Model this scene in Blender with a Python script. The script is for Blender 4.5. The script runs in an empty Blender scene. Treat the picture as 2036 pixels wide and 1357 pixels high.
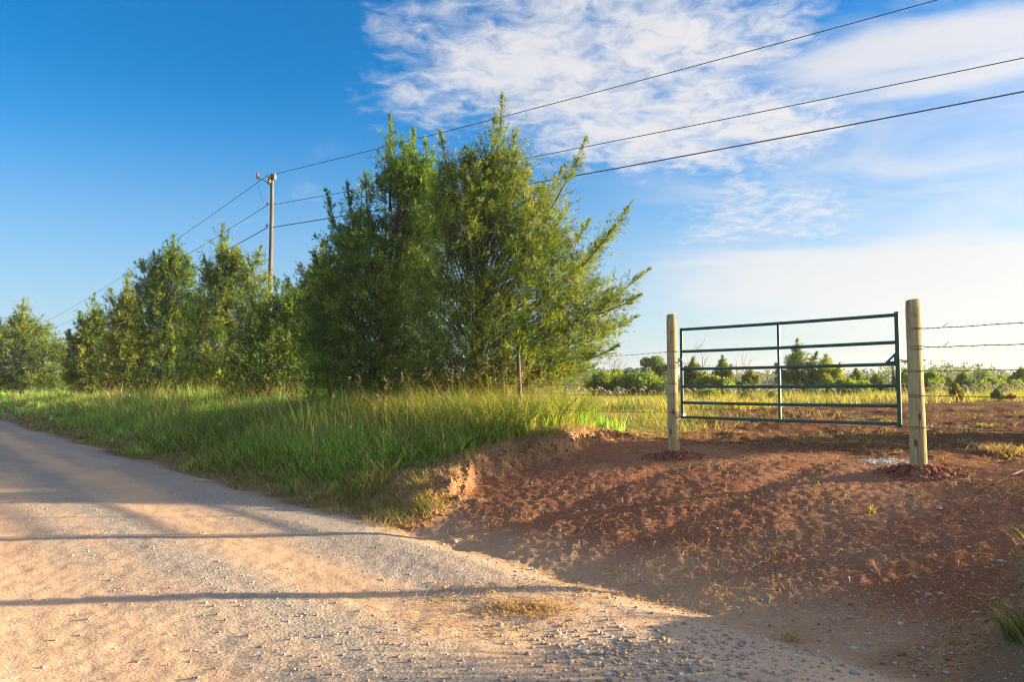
import bpy, math, random
import numpy as np
from mathutils import Vector

R = math.radians
scene = bpy.context.scene
COL = scene.collection
rng = np.random.default_rng(7)
random.seed(7)

# ------------------------------------------------------------------ camera
F = 1575.0                      # focal length in photograph pixels
PITCH = math.atan(96.5 / F)
CAMH = 1.5
cam_d = bpy.data.cameras.new('camera')
cam = bpy.data.objects.new('camera', cam_d)
COL.objects.link(cam)
cam.location = (0, 0, CAMH)
cam.rotation_euler = (R(90) + PITCH, 0, 0)
cam_d.sensor_width = 36.0
cam_d.lens = 36.0 * F / 2036.0
cam_d.clip_start = 0.05
cam_d.clip_end = 9000
scene.camera = cam

# ------------------------------------------------------------------ sun and sky
SUN_AZ, SUN_EL = 84.0, 9.4     # azimuth to the right of the view direction
sd = Vector((math.sin(R(SUN_AZ)) * math.cos(R(SUN_EL)), math.cos(R(SUN_AZ)) * math.cos(R(SUN_EL)), math.sin(R(SUN_EL))))
sun_d = bpy.data.lights.new('sun', 'SUN')
sun_d.energy = 5.0
sun_d.angle = R(0.53)
sun_d.color = (1.0, 0.76, 0.47)
sun = bpy.data.objects.new('sun', sun_d)
COL.objects.link(sun)
sun.rotation_euler = (-sd).to_track_quat('-Z', 'Y').to_euler()

world = bpy.data.worlds.new('World')
scene.world = world
world.use_nodes = True
wt = world.node_tree
wt.nodes.clear()
SKY_STRENGTH = 0.1


def N(t, typ, **kw):
    n = t.nodes.new(typ)
    for k, v in kw.items():
        if k == 'inp':
            for a, b in v.items():
                n.inputs[a].default_value = b
        else:
            setattr(n, k, v)
    return n


def MATH(t, op, a, b=None, c=None, clamp=False):
    n = t.nodes.new('ShaderNodeMath')
    n.operation = op
    n.use_clamp = clamp
    for i, x in enumerate((a, b, c)):
        if x is None:
            continue
        if isinstance(x, (int, float)):
            n.inputs[i].default_value = x
        else:
            t.links.new(x, n.inputs[i])
    return n.outputs[0]


def MIXC(t, fac, a, b, mode='MIX'):
    n = t.nodes.new('ShaderNodeMix')
    n.data_type = 'RGBA'
    n.blend_type = mode
    n.clamp_factor = True
    for sock, x in ((n.inputs[0], fac), (n.inputs[6], a), (n.inputs[7], b)):
        if isinstance(x, (int, float)):
            sock.default_value = x
        elif isinstance(x, (tuple, list)):
            sock.default_value = (*x, 1) if len(x) == 3 else x
        else:
            t.links.new(x, sock)
    return n.outputs[2]


def RAMP(t, x, lo, hi):
    n = t.nodes.new('ShaderNodeMapRange')
    n.interpolation_type = 'SMOOTHSTEP'
    n.inputs[1].default_value = lo
    n.inputs[2].default_value = hi
    t.links.new(x, n.inputs[0])
    return n.outputs[0]


def pxdir(px, py):
    """direction of a photograph pixel in the world"""
    a, b = (px - 1018.0) / F, (678.5 - py) / F
    c, s = math.cos(PITCH), math.sin(PITCH)
    return Vector((a, c - s * b, s + c * b))


def at(px, py, Y):
    d = pxdir(px, py)
    k = Y / d.y
    return Vector((d.x * k, Y, CAMH + d.z * k))


sky = N(wt, 'ShaderNodeTexSky')
sky.sky_type = 'NISHITA'
sky.sun_disc = False
sky.sun_elevation = R(SUN_EL)
sky.sun_rotation = R(SUN_AZ)
sky.altitude = 300
sky.air_density = 1.0
sky.dust_density = 0.4
sky.ozone_density = 2.5
hs = N(wt, 'ShaderNodeHueSaturation', inp={'Hue': .508, 'Saturation': 1.5, 'Value': .62})
wt.links.new(sky.outputs[0], hs.inputs['Color'])
tc = N(wt, 'ShaderNodeTexCoord')
nrm = N(wt, 'ShaderNodeVectorMath', operation='NORMALIZE')
wt.links.new(tc.outputs['Generated'], nrm.inputs[0])
D = nrm.outputs[0]
sep = N(wt, 'ShaderNodeSeparateXYZ')
wt.links.new(D, sep.inputs[0])
den = MATH(wt, 'ADD', MATH(wt, 'MAXIMUM', sep.outputs[2], 0.0), 0.09)
cx = MATH(wt, 'DIVIDE', sep.outputs[0], den)
cy = MATH(wt, 'DIVIDE', sep.outputs[1], den)
cmb = N(wt, 'ShaderNodeCombineXYZ')
wt.links.new(cx, cmb.inputs[0])
wt.links.new(cy, cmb.inputs[1])
P = cmb.outputs[0]


def cloud_patch(px, py, ax, ay, soft=0.6):
    """1 inside an ellipse of the sky dome centred on a direction"""
    d = pxdir(px, py).normalized()
    az, el = math.atan2(d.x, d.y), math.asin(d.z)
    a = MATH(wt, 'ARCTAN2', sep.outputs[0], sep.outputs[1])
    e = MATH(wt, 'ARCSINE', sep.outputs[2])
    x = MATH(wt, 'DIVIDE', MATH(wt, 'SUBTRACT', a, az), R(ax))
    y = MATH(wt, 'DIVIDE', MATH(wt, 'SUBTRACT', e, el), R(ay))
    r = MATH(wt, 'SQRT', MATH(wt, 'ADD', MATH(wt, 'MULTIPLY', x, x), MATH(wt, 'MULTIPLY', y, y)))
    return MATH(wt, 'SUBTRACT', 1.0, RAMP(wt, r, 1.0 - soft, 1.0 + soft))


def noise(t, vec, scale, detail=6, rough=0.55, dist=0.0, off=None):
    n = N(t, 'ShaderNodeTexNoise', inp={'Scale': scale, 'Detail': detail, 'Roughness': rough, 'Distortion': dist})
    if off:
        m = N(t, 'ShaderNodeMapping')
        m.inputs[1].default_value = off[:3]
        if len(off) > 3:
            m.inputs[3].default_value = off[3:6]
        t.links.new(vec, m.inputs[0])
        vec = m.outputs[0]
    t.links.new(vec, n.inputs['Vector'])
    return n.outputs[0]


# broken puffy cloud high in the middle, streaks to the right, thin veil low on the right
puff = noise(wt, P, 2.4, 10, 0.62, 0.4)
puff2 = noise(wt, P, 13.0, 8, 0.62, 0.6, (3.1, 1.7, 0))
pm = MATH(wt, 'MAXIMUM', cloud_patch(1190, 140, 17, 6.6), cloud_patch(1420, 260, 11, 3.6))
pm = MATH(wt, 'MAXIMUM', pm, MATH(wt, 'MULTIPLY', cloud_patch(1500, 420, 8, 3.0), 0.75))
# the clear blue part of the sky is to the left; elsewhere broken cloud goes on
clear = MATH(wt, 'MAXIMUM', cloud_patch(150, 250, 34, 34, .35), cloud_patch(1500, 470, 22, 14, .5))
pm = MATH(wt, 'MAXIMUM', pm, MATH(wt, 'MULTIPLY', MATH(wt, 'SUBTRACT', 1.0, clear), .78))
pd = MATH(wt, 'ADD', MATH(wt, 'MULTIPLY', puff, 0.60), MATH(wt, 'MULTIPLY', puff2, 0.55))
c1 = RAMP(wt, MATH(wt, 'ADD', pd, MATH(wt, 'MULTIPLY', pm, 0.46)), 0.76, 1.12)
c1 = MATH(wt, 'MULTIPLY', c1, 0.92)
st = noise(wt, D, 3.2, 7, 0.6, 0.6, (0.3, 2.0, 1.0, 1.0, 1.0, 4.5))
sm = MATH(wt, 'MAXIMUM', cloud_patch(1880, 110, 12, 2.6), cloud_patch(1800, 560, 19, 3.6))
sm = MATH(wt, 'MAXIMUM', sm, MATH(wt, 'MULTIPLY', cloud_patch(1800, 350, 22, 12), 0.6))
c2 = RAMP(wt, MATH(wt, 'ADD', MATH(wt, 'MULTIPLY', st, 0.75), MATH(wt, 'MULTIPLY', sm, 0.50)), 0.52, 0.90)
c2 = MATH(wt, 'MULTIPLY', c2, 0.8)
wisp = noise(wt, D, 4.0, 7, 0.65, 0.9, (5.0, 1.0, 2.0, 1.0, 1.0, 3.0))
c3 = MATH(wt, 'MULTIPLY', RAMP(wt, wisp, 0.60, 0.80), 0.35)
cl = MATH(wt, 'MAXIMUM', MATH(wt, 'MAXIMUM', c1, c2), c3)
# pale haze low in the sky, whiter and warmer towards the sun
dt = N(wt, 'ShaderNodeVectorMath', operation='DOT_PRODUCT')
wt.links.new(D, dt.inputs[0])
dt.inputs[1].default_value = tuple(sd)
toward = RAMP(wt, dt.outputs['Value'], -0.15, 0.85)
veil_c = MIXC(wt, toward, (.84, 1.24, 1.82), (1.72, 1.74, 1.78))
veil = MATH(wt, 'MULTIPLY', MATH(wt, 'SUBTRACT', 1.0, RAMP(wt, sep.outputs[2], -.05, .38)), .86)
hz = MIXC(wt, veil, hs.outputs[0], veil_c)
CLOUD = MIXC(wt, toward, (1.82, 1.82, 1.90), (2.12, 2.05, 1.96))
skyc = MIXC(wt, cl, hz, CLOUD)
# bright aureole of the low sun in the hazy air
glow = MATH(wt, 'POWER', MATH(wt, 'MAXIMUM', dt.outputs['Value'], 0.0), 9.0)
gm = N(wt, 'ShaderNodeVectorMath', operation='SCALE')
gm.inputs[0].default_value = (4.2, 3.3, 2.3)
wt.links.new(glow, gm.inputs['Scale'])
skyc = MIXC(wt, 1.0, skyc, gm.outputs[0], 'ADD')
bg = N(wt, 'ShaderNodeBackground')
bg.inputs[1].default_value = SKY_STRENGTH
wt.links.new(skyc, bg.inputs[0])
wo = N(wt, 'ShaderNodeOutputWorld')
wt.links.new(bg.outputs[0], wo.inputs[0])

scene.view_settings.view_transform = 'Standard'
scene.view_settings.look = 'None'
scene.view_settings.gamma = 1
scene.view_settings.use_curve_mapping = False
scene.view_settings.exposure = 2.15
scene.render.engine = 'CYCLES'
scene.cycles.use_denoising = True
scene.cycles.filter_width = 1.15
scene.cycles.max_bounces = 6
scene.cycles.transparent_max_bounces = 6

# ------------------------------------------------------------------ helpers
def tag(o, label=None, cat=None, group=None, kind=None):
    if label:
        o['label'] = label
    if cat:
        o['category'] = cat
    if group:
        o['group'] = group
    if kind:
        o['kind'] = kind
    return o


def empty(name, loc=(0, 0, 0), rz=0.0):
    o = bpy.data.objects.new(name, None)
    COL.objects.link(o)
    o.location = loc
    o.rotation_euler[2] = rz
    o.empty_display_size = 0.2
    return o


def obj_from(name, me, mat, parent=None):
    o = bpy.data.objects.new(name, me)
    COL.objects.link(o)
    if mat is not None:
        me.materials.append(mat)
    if parent is not None:
        o.parent = parent
    return o


def fast_mesh(name, V, faces, k, cols=None, aux=None, smooth=False):
    """V (n,3); faces (m,k) with k constant"""
    me = bpy.data.meshes.new(name)
    V = np.ascontiguousarray(V, dtype=np.float32)
    faces = np.ascontiguousarray(faces, dtype=np.int32)
    me.vertices.add(len(V))
    me.vertices.foreach_set('co', V.ravel())
    m = len(faces)
    me.loops.add(m * k)
    me.loops.foreach_set('vertex_index', faces.ravel())
    me.polygons.add(m)
    me.polygons.foreach_set('loop_start', np.arange(0, m * k, k, dtype=np.int32))
    me.polygons.foreach_set('loop_total', np.full(m, k, dtype=np.int32))
    if smooth:
        me.polygons.foreach_set('use_smooth', np.ones(m, dtype=bool))
    for nm, arr in (('col', cols), ('aux', aux)):
        if arr is not None:
            a = me.attributes.new(nm, 'FLOAT_COLOR', 'POINT')
            c = np.ones((len(V), 4), dtype=np.float32)
            c[:, :arr.shape[1]] = arr
            a.data.foreach_set('color', c.ravel())
    me.update(calc_edges=True)
    return me


class MB:
    """collects simple solids; build() links ONE mesh object"""
    def __init__(s):
        s.v, s.f, s.sm = [], [], []

    def add(s, verts, faces):
        b = len(s.v)
        s.v += [tuple(p) for p in verts]
        s.f += [tuple(b + i for i in f) for f in faces]

    def tube(s, pts, radii, n=8, caps=True):
        pts = [Vector(p) for p in pts]
        if isinstance(radii, (int, float)):
            radii = [radii] * len(pts)
        b = len(s.v)
        prev = None
        for i, p in enumerate(pts):
            if i == 0:
                t = pts[1] - pts[0]
            elif i == len(pts) - 1:
                t = pts[-1] - pts[-2]
            else:
                t = pts[i + 1] - pts[i - 1]
            t.normalize()
            if prev is None:
                a = Vector((0, 0, 1)) if abs(t.z) < 0.9 else Vector((1, 0, 0))
                x = t.cross(a).normalized()
            else:
                x = (prev - t * prev.dot(t)).normalized()
            prev = x
            y = t.cross(x)
            for k in range(n):
                q = 2 * math.pi * k / n
                s.v.append(tuple(p + (x * math.cos(q) + y * math.sin(q)) * radii[i]))
        for i in range(len(pts) - 1):
            for k in range(n):
                k2 = (k + 1) % n
                s.f.append((b + i * n + k, b + i * n + k2, b + (i + 1) * n + k2, b + (i + 1) * n + k))
        if caps:
            s.f.append(tuple(b + k for k in reversed(range(n))))
            e = b + (len(pts) - 1) * n
            s.f.append(tuple(e + k for k in range(n)))

    def box(s, c, half, ax=None):
        c = Vector(c)
        X, Y, Z = ax if ax else (Vector((1, 0, 0)), Vector((0, 1, 0)), Vector((0, 0, 1)))
        vs = []
        for sx in (-1, 1):
            for sy in (-1, 1):
                for sz in (-1, 1):
                    vs.append(c + X * half[0] * sx + Y * half[1] * sy + Z * half[2] * sz)
        s.add(vs, [(0, 1, 3, 2), (4, 6, 7, 5), (0, 4, 5, 1), (2, 3, 7, 6), (0, 2, 6, 4), (1, 5, 7, 3)])

    def build(s, name, mat, parent=None, smooth=True, origin=None):
        me = bpy.data.meshes.new(name)
        vs = s.v
        if origin is not None:
            vs = [tuple(Vector(p) - Vector(origin)) for p in vs]
        me.from_pydata(vs, [], s.f)
        if smooth:
            me.polygons.foreach_set('use_smooth', [len(p.vertices) <= 4 for p in me.polygons])
        me.update()
        return obj_from(name, me, mat, parent)


# ---- numpy noise
def _hash(ix, iy, seed):
    h = (ix.astype(np.int64) * 374761393 + iy.astype(np.int64) * 668265263 + seed * 1442695041) & 0xFFFFFFFF
    h = ((h ^ (h >> 13)) * 1274126177) & 0xFFFFFFFF
    h = h ^ (h >> 16)
    return (h & 0xFFFF) / 65535.0


def vnoise(x, y, seed=0):
    ix, iy = np.floor(x), np.floor(y)
    fx, fy = x - ix, y - iy
    fx = fx * fx * (3 - 2 * fx)
    fy = fy * fy * (3 - 2 * fy)
    a, b = _hash(ix, iy, seed), _hash(ix + 1, iy, seed)
    c, d = _hash(ix, iy + 1, seed), _hash(ix + 1, iy + 1, seed)
    return (a * (1 - fx) + b * fx) * (1 - fy) + (c * (1 - fx) + d * fx) * fy


def fbm(x, y, seed=0, oct=4, gain=0.5):
    s, a, t = 0.0, 1.0, 0.0
    for i in range(oct):
        s = s + a * vnoise(x * 2 ** i + 17.3 * i, y * 2 ** i - 9.1 * i, seed + i)
        t += a
        a *= gain
    return s / t          # 0..1


def sstep(x, a, b):
    t = np.clip((x - a) / (b - a), 0, 1)
    return t * t * (3 - 2 * t)


# ------------------------------------------------------------------ terrain
# u runs along the road (away to the left), v runs from the road to the field
AZ = R(38.0)
UD = (-math.sin(AZ), math.cos(AZ))
VD = (math.cos(AZ), math.sin(AZ))


def uv(x, y):
    return x * UD[0] + y * UD[1], x * VD[0] + y * VD[1]


def xy(u, v):
    return u * UD[0] + v * VD[0], u * UD[1] + v * VD[1]


def cut_left(u, v):
    w = (fbm(u * 0.9, v * 0.9, 31, 4) - 0.5) * 1.3
    return 7.95 + 0.33 * np.clip(v - 4.3, 0, 5.5) + np.clip(v - 10, 0, 8) * 0.25 + w


def drive_mask(u, v):
    w = (fbm(u * 0.9, v * 0.9, 31, 4) - 0.5) * 1.3 + (fbm(u * 4, v * 4, 36, 2) - 0.5) * 0.25
    left = 7.95 + 0.33 * np.clip(v - 4.3, 0, 5.5) + np.clip(v - 10, 0, 8) * 0.25 + w
    right = 2.0 - np.clip(v - 6.6, 0, 20) * 5.0 + w * 0.6
    wid = 0.22 + 0.22 * fbm(u * 1.7, v * 1.7, 33, 2) + np.clip(v - 8.6, 0, 30) * 0.5
    return (1 - sstep(u, left - wid, left + wid)) * sstep(u, right - wid, right + wid)


def road_edge(u):
    return 4.15 + (fbm(u * 0.35, u * 0 + 3.3, 51, 3) - 0.5) * 0.7


def height(u, v):
    e = road_edge(u)
    m = drive_mask(u, v)
    # road with low crown, wheel tracks and a gravel windrow at its edge
    zr = 0.02 - 0.0022 * np.abs(v - 0.6) ** 1.6
    for c, w, d in ((0.75, 0.34, -0.009), (2.75, 0.36, -0.011), (1.75, 0.4, 0.006), (3.75, 0.3, 0.006)):
        vv = v + (fbm(u * 0.25, u * 0, 61, 2) - 0.5) * 0.5
        zr = zr + d * np.exp(-((vv - c) / w) ** 2)
    zr = zr + (fbm(u * 0.5, v * 2.2, 62, 4) - 0.5) * 0.012 + (fbm(u * 9, v * 9, 64, 3) - 0.5) * 0.016
    rough = (fbm(u * 0.8, v * 0.8, 71, 4) - 0.5)
    fine = (fbm(u * 7, v * 7, 72, 4, 0.6) - 0.5)
    # graded driveway ramp
    zd = -0.06 + 0.69 * (1 - (1 - np.clip((v - 4.5) / 5.6, 0, 1)) ** 1.45)
    zd = zd + rough * 0.045 + fine * 0.013 + (fbm(u * 22, v * 22, 77, 2) - 0.5) * 0.021
    rut = np.exp(-((u - 5.1 - .12 * (v - 6)) / .22) ** 2) + np.exp(-((u - 6.7 - .12 * (v - 6)) / .22) ** 2)
    zd = zd - rut * .028 * (.4 + fbm(u * 1.5, v * 1.5, 78, 2))
    # grassy bank
    zb = np.interp(v, [4.0, 4.5, 4.8, 5.4, 6.4, 8.0, 9.5, 16], [-0.02, -0.05, 0.0, 0.30, 0.55, 0.82, 0.88, 0.82])
    zb = zb + rough * 0.16 + fine * 0.05
    clod = np.clip(fbm(u * 5, v * 5, 74, 4, 0.62) - 0.42, 0, 1) * .6 + np.clip(fbm(u * 13, v * 13, 79, 3, .6) - .45, 0, 1) * .35
    edge = 4 * m * (1 - m)
    zs = zb * (1 - m) + zd * m + edge * (clod * 0.5 - 0.03 + fine * 0.2) * (.25 + .75 * sstep(v, 4.9, 6.2)) * sstep(v, 4.5, 5.0)
    # field
    zf = 0.64 + 0.33 * sstep(v, 9, 42) + rough * 0.12 + (fbm(u * 2.4, v * 2.4, 75, 4, 0.6) - 0.5) * 0.15 * (1 - sstep(v, 20, 60))
    far = np.hypot(u, v)
    zf = zf - 1.6 * sstep(far, 55, 170) + 0.5 * sstep(far, 500, 1500)
    k = sstep(v, 9.0, 11.5)
    zs = zs * (1 - k) + zf * k
    t = sstep(v, e - 0.22, e + 0.28)
    z = zr * (1 - t) + zs * t
    # verge on the far side of the road, behind the camera
    tb = sstep(-v, 3.2, 6.0)
    z = z * (1 - tb) + (0.25 + rough * 0.3) * tb
    return z


def ground_z(x, y):
    u, v = uv(np.asarray(x, float), np.asarray(y, float))
    return height(u, v)


gz = lambda x, y: float(ground_z(np.array([x]), np.array([y]))[0])


def build_terrain(mat):
    a_dense = np.radians(np.linspace(-37.5, 37.5, 461))
    a_rest = np.radians(np.linspace(37.5, 322.5, 74))[1:]
    ang = np.concatenate([a_dense, a_rest[:-1]])
    na = len(ang)
    r = np.concatenate([np.linspace(0.6, 3.4, 8)[:-1], np.geomspace(3.4, 15, 225)[:-1], np.geomspace(15, 60, 105)[:-1],
                        np.geomspace(60, 6000, 44)])
    nr = len(r)
    A, Rr = np.meshgrid(ang, r)
    X, Y = Rr * np.sin(A), Rr * np.cos(A)
    u, v = uv(X, Y)
    Z = height(u, v)
    m = drive_mask(u, v)
    e = road_edge(u)
    # ---- colours: what the soil itself is
    c = lambda r_, g_, b_: np.array([r_, g_, b_])
    n_lo = fbm(u * 0.5, v * 0.5, 81, 4)[..., None]
    n_md = fbm(u * 2.2, v * 2.2, 83, 4)[..., None]
    n_st = fbm(u * 0.22, v * 2.4, 85, 4)[..., None]          # streaks along the road
    sand, grav = c(.62, .415, .26), c(.34, .285, .225)
    vv = v + (fbm(u * 0.25, u * 0, 61, 2) - 0.5) * 0.5
    track = np.exp(-((vv - 0.75) / 0.50) ** 2) + np.exp(-((vv - 2.75) / 0.40) ** 2)
    track = np.clip(track * 1.4 + (n_st[..., 0] - 0.5) * 1.8 + (n_md[..., 0] - .5) * .5, 0, 1)[..., None]
    fan = np.exp(-((v - 4.0) / .85) ** 2) * (1 - sstep(u, 3.6, 6.5)) * (u > -2)
    track = np.maximum(track, (fan * (.6 + n_md[..., 0] * .6))[..., None])
    track = np.clip(track, 0, 1)
    c_road = sand * track + grav * (1 - track)
    c_road = c_road * (0.86 + 0.28 * n_md)
    red, redd, tan = c(.335, .140, .070), c(.235, .094, .048), c(.56, .345, .20)
    c_dr = red * n_md + redd * (1 - n_md)
    sandy = np.clip((1 - sstep(v, e + 0.2, e + 1.0 + n_lo[..., 0] * 0.9)) * 1.0 + sstep(n_lo[..., 0], .52, .72) * 0.22, 0, 1)[..., None]
    c_dr = c_dr * (1 - sandy) + tan * sandy
    c_bank = (c(.20, .145, .085) * n_md + c(.30, .21, .13) * (1 - n_md))
    e4 = (4 * m * (1 - m))[..., None]
    c_side = c_bank * (1 - m[..., None]) + c_dr * m[..., None]
    c_side = c_side * (1 - e4 * .75) + c(.35, .165, .082) * e4 * .75
    fld = c(.105, .042, .020) * n_md + c(.175, .082, .040) * (1 - n_md)
    grassy = (sstep(Y - 29.5 - (X / np.maximum(np.abs(Y), 1) - .3) * 16, -1.0, 2.5) * (v > 11) + sstep(np.hypot(X, Y), 45, 60))[..., None].clip(0, 1)
    grassy = np.maximum(grassy, (sstep(u, 9.0, 11.5) * sstep(v, 9.0, 10.5) * (1 - sstep(X / np.maximum(Y, 1), .17, .25)))[..., None] * .8)
    c_fld = fld * (1 - grassy) + c(.27, .26, .085) * grassy
    k = sstep(v, 9.0, 11.0)[..., None]
    c_side = c_side * (1 - k) + c_fld * k
    t = sstep(v, e - 0.25, e + 0.3)[..., None]
    col = c_road * (1 - t) + c_side * t
    tb = sstep(-v, 3.0, 4.5)[..., None]
    col = col * (1 - tb) + c(.13, .15, .05) * tb
    gravel = (1 - t[..., 0]) * (1 - track[..., 0] * .75) + t[..., 0] * (0.10 * m * (1 - k[..., 0])) + .20 * sandy[..., 0] * t[..., 0] * m
    straw = t[..., 0] * (0.25 * m * (1 - k[..., 0]) + .26 * k[..., 0] + .8 * e4[..., 0] * (1 - k[..., 0])) * (0.4 + n_lo[..., 0])
    aux = np.stack([gravel, straw, k[..., 0], t[..., 0]], -1)
    V = np.stack([X, Y, Z], -1).reshape(-1, 3)
    colf, auxf = col.reshape(-1, 3), aux.reshape(-1, 4)
    idx = np.arange(nr * na).reshape(nr, na)
    q = np.stack([idx[:-1], np.roll(idx, -1, 1)[:-1], np.roll(idx, -1, 1)[1:], idx[1:]], -1)
    uc = (u + np.roll(u, -1, 1))[:-1] / 2
    vc = (v + np.roll(v, -1, 1))[:-1] / 2
    mc = drive_mask(uc, vc)
    ec = road_edge(uc)
    is_road = (vc < ec) & (vc > -3.4)
    is_drive = (~is_road) & (vc >= ec) & (vc < 9.1) & (mc > .5) & (uc > -3) & (uc < 13)
    is_ground = ~(is_road | is_drive)
    for name, sel in (('road', is_road), ('driveway', is_drive), ('ground', is_ground)):
        f = q[sel][:, ::-1]
        used, inv = np.unique(f, return_inverse=True)
        VV, FF, CC, AA = V[used], inv.reshape(-1, 4), colf[used], auxf[used]
        if name == 'ground':      # closes the small hole under the camera
            pass
        o = obj_from(name, fast_mesh(name, VV, FF, 4, CC, AA, True), mat)
        tag(o, kind='structure')
    # disc under the camera
    ring = V[:na]
    VV = np.vstack([ring, [[0, 0, gz(0, 0)]]])
    FF = np.stack([np.arange(na), np.full(na, na), np.roll(np.arange(na), -1)], -1)
    o = obj_from('road', fast_mesh('road_patch', VV, FF[:, ::-1], 3, np.vstack([colf[:na], colf[:1]]), np.vstack([auxf[:na], auxf[:1]]), True), mat)
    tag(o, kind='structure')


# ------------------------------------------------------------------ materials
def new_mat(name):
    m = bpy.data.materials.new(name)
    m.use_nodes = True
    t = m.node_tree
    t.nodes.clear()
    out = N(t, 'ShaderNodeOutputMaterial')
    return m, t, out


def principled(t, out, **inp):
    b = N(t, 'ShaderNodeBsdfPrincipled')
    for k, v in inp.items():
        k = k.replace('_', ' ')
        if isinstance(v, (int, float, tuple)):
            b.inputs[k].default_value = v
        else:
            t.links.new(v, b.inputs[k])
    t.links.new(b.outputs[0], out.inputs[0])
    return b


def bump(t, h, strength, dist, normal=None):
    b = N(t, 'ShaderNodeBump', inp={'Strength': strength, 'Distance': dist})
    t.links.new(h, b.inputs['Height'])
    if normal is not None:
        t.links.new(normal, b.inputs['Normal'])
    return b.outputs[0]


def mat_soil():
    m, t, out = new_mat('soil')
    pos = N(t, 'ShaderNodeNewGeometry').outputs['Position']
    col = N(t, 'ShaderNodeAttribute', attribute_name='col').outputs['Color']
    auxn = N(t, 'ShaderNodeAttribute', attribute_name='aux')
    aux = auxn.outputs['Color']
    sp = N(t, 'ShaderNodeSeparateColor')
    t.links.new(aux, sp.inputs[0])
    g, s = sp.outputs[0], sp.outputs[1]
    n1 = noise(t, pos, 14, 6, .65)
    n2 = noise(t, pos, 70, 5, .65)
    v1 = N(t, 'ShaderNodeTexVoronoi', inp={'Scale': 42.0})
    t.links.new(pos, v1.inputs['Vector'])
    v2 = N(t, 'ShaderNodeTexVoronoi', inp={'Scale': 85.0})
    t.links.new(pos, v2.inputs['Vector'])
    val = MATH(t, 'ADD', MATH(t, 'MULTIPLY', n1, .5), MATH(t, 'MULTIPLY', n2, .7))
    k = MATH(t, 'ADD', .40, val)
    vm = N(t, 'ShaderNodeVectorMath', operation='SCALE')
    t.links.new(col, vm.inputs[0])
    t.links.new(k, vm.inputs['Scale'])
    base = vm.outputs[0]
    # small stones: some voronoi cells are pale or dark pebbles
    for vo, amt in ((v1, .85), (v2, .8)):
        sc = N(t, 'ShaderNodeSeparateColor')
        t.links.new(vo.outputs['Color'], sc.inputs[0])
        pick = MATH(t, 'GREATER_THAN', MATH(t, 'ADD', sc.outputs[0], MATH(t, 'MULTIPLY', g, .62)), 0.93)
        near = MATH(t, 'LESS_THAN', vo.outputs['Distance'], .42)
        f = MATH(t, 'MULTIPLY', MATH(t, 'MULTIPLY', pick, near), amt)
        pc = MIXC(t, sc.outputs[1], (.26, .235, .21), (.60, .56, .50))
        base = MIXC(t, f, base, pc)
    # straw and chaff: stretched flecks
    mp = N(t, 'ShaderNodeMapping')
    mp.inputs[3].default_value = (16, 70, 30)
    mp.inputs[2].default_value = (0, 0, .5)
    t.links.new(pos, mp.inputs[0])
    sn = noise(t, mp.outputs[0], 1.0, 4, .7, 1.2)
    sf = RAMP(t, MATH(t, 'ADD', sn, MATH(t, 'MULTIPLY', s, .20)), .62, .70)
    base = MIXC(t, MATH(t, 'MULTIPLY', sf, MATH(t, 'MINIMUM', MATH(t, 'MULTIPLY', s, 2.2), .85)), base, (.43, .31, .17))
    hgt = MATH(t, 'ADD', MATH(t, 'MULTIPLY', n2, 1.0), MATH(t, 'MULTIPLY', n1, 1.1))
    hgt = MATH(t, 'MULTIPLY', hgt, MATH(t, 'ADD', MATH(t, 'MULTIPLY', auxn.outputs['Alpha'], .75), MATH(t, 'ADD', .25, MATH(t, 'MULTIPLY', g, .2))))
    n3 = noise(t, pos, 4.5, 6, .7)
    hgt = MATH(t, 'ADD', hgt, MATH(t, 'MULTIPLY', MATH(t, 'MULTIPLY', n3, sp.outputs[2]), 7.0))
    hst = MATH(t, 'MULTIPLY', MATH(t, 'SUBTRACT', .6, v1.outputs['Distance']), MATH(t, 'ADD', MATH(t, 'MULTIPLY', g, .28), .05))
    nb = bump(t, MATH(t, 'ADD', hgt, hst), 1.0, .022)
    principled(t, out, Base_Color=base, Roughness=.97, Specular_IOR_Level=.03, Normal=nb)
    return m


def mat_leaf(name, transl=.45, tint=(1.5, 1.35, .6), rough=.55):
    m, t, out = new_mat(name)
    col = N(t, 'ShaderNodeAttribute', attribute_name='col').outputs['Color']
    b = N(t, 'ShaderNodeBsdfPrincipled', inp={'Roughness': rough, 'Specular IOR Level': .25})
    t.links.new(col, b.inputs['Base Color'])
    tr = N(t, 'ShaderNodeBsdfTranslucent')
    t.links.new(MIXC(t, 1.0, col, tint, 'MULTIPLY'), tr.inputs[0])
    mx = N(t, 'ShaderNodeMixShader', inp={0: transl})
    t.links.new(b.outputs[0], mx.inputs[1])
    t.links.new(tr.outputs[0], mx.inputs[2])
    t.links.new(mx.outputs[0], out.inputs[0])
    return m


def mat_simple(name, c1, c2, scale=8, rough=.8, stretch=(1, 1, 1), bumpd=.004, metal=0.0, detail=6):
    m, t, out = new_mat(name)
    pos = N(t, 'ShaderNodeTexCoord').outputs['Object']
    n = noise(t, pos, scale, detail, .6, .3, (0, 0, 0, *stretch))
    base = MIXC(t, RAMP(t, n, .3, .7), c1, c2)
    principled(t, out, Base_Color=base, Roughness=rough, Metallic=metal, Normal=bump(t, n, .6, bumpd))
    return m


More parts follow.
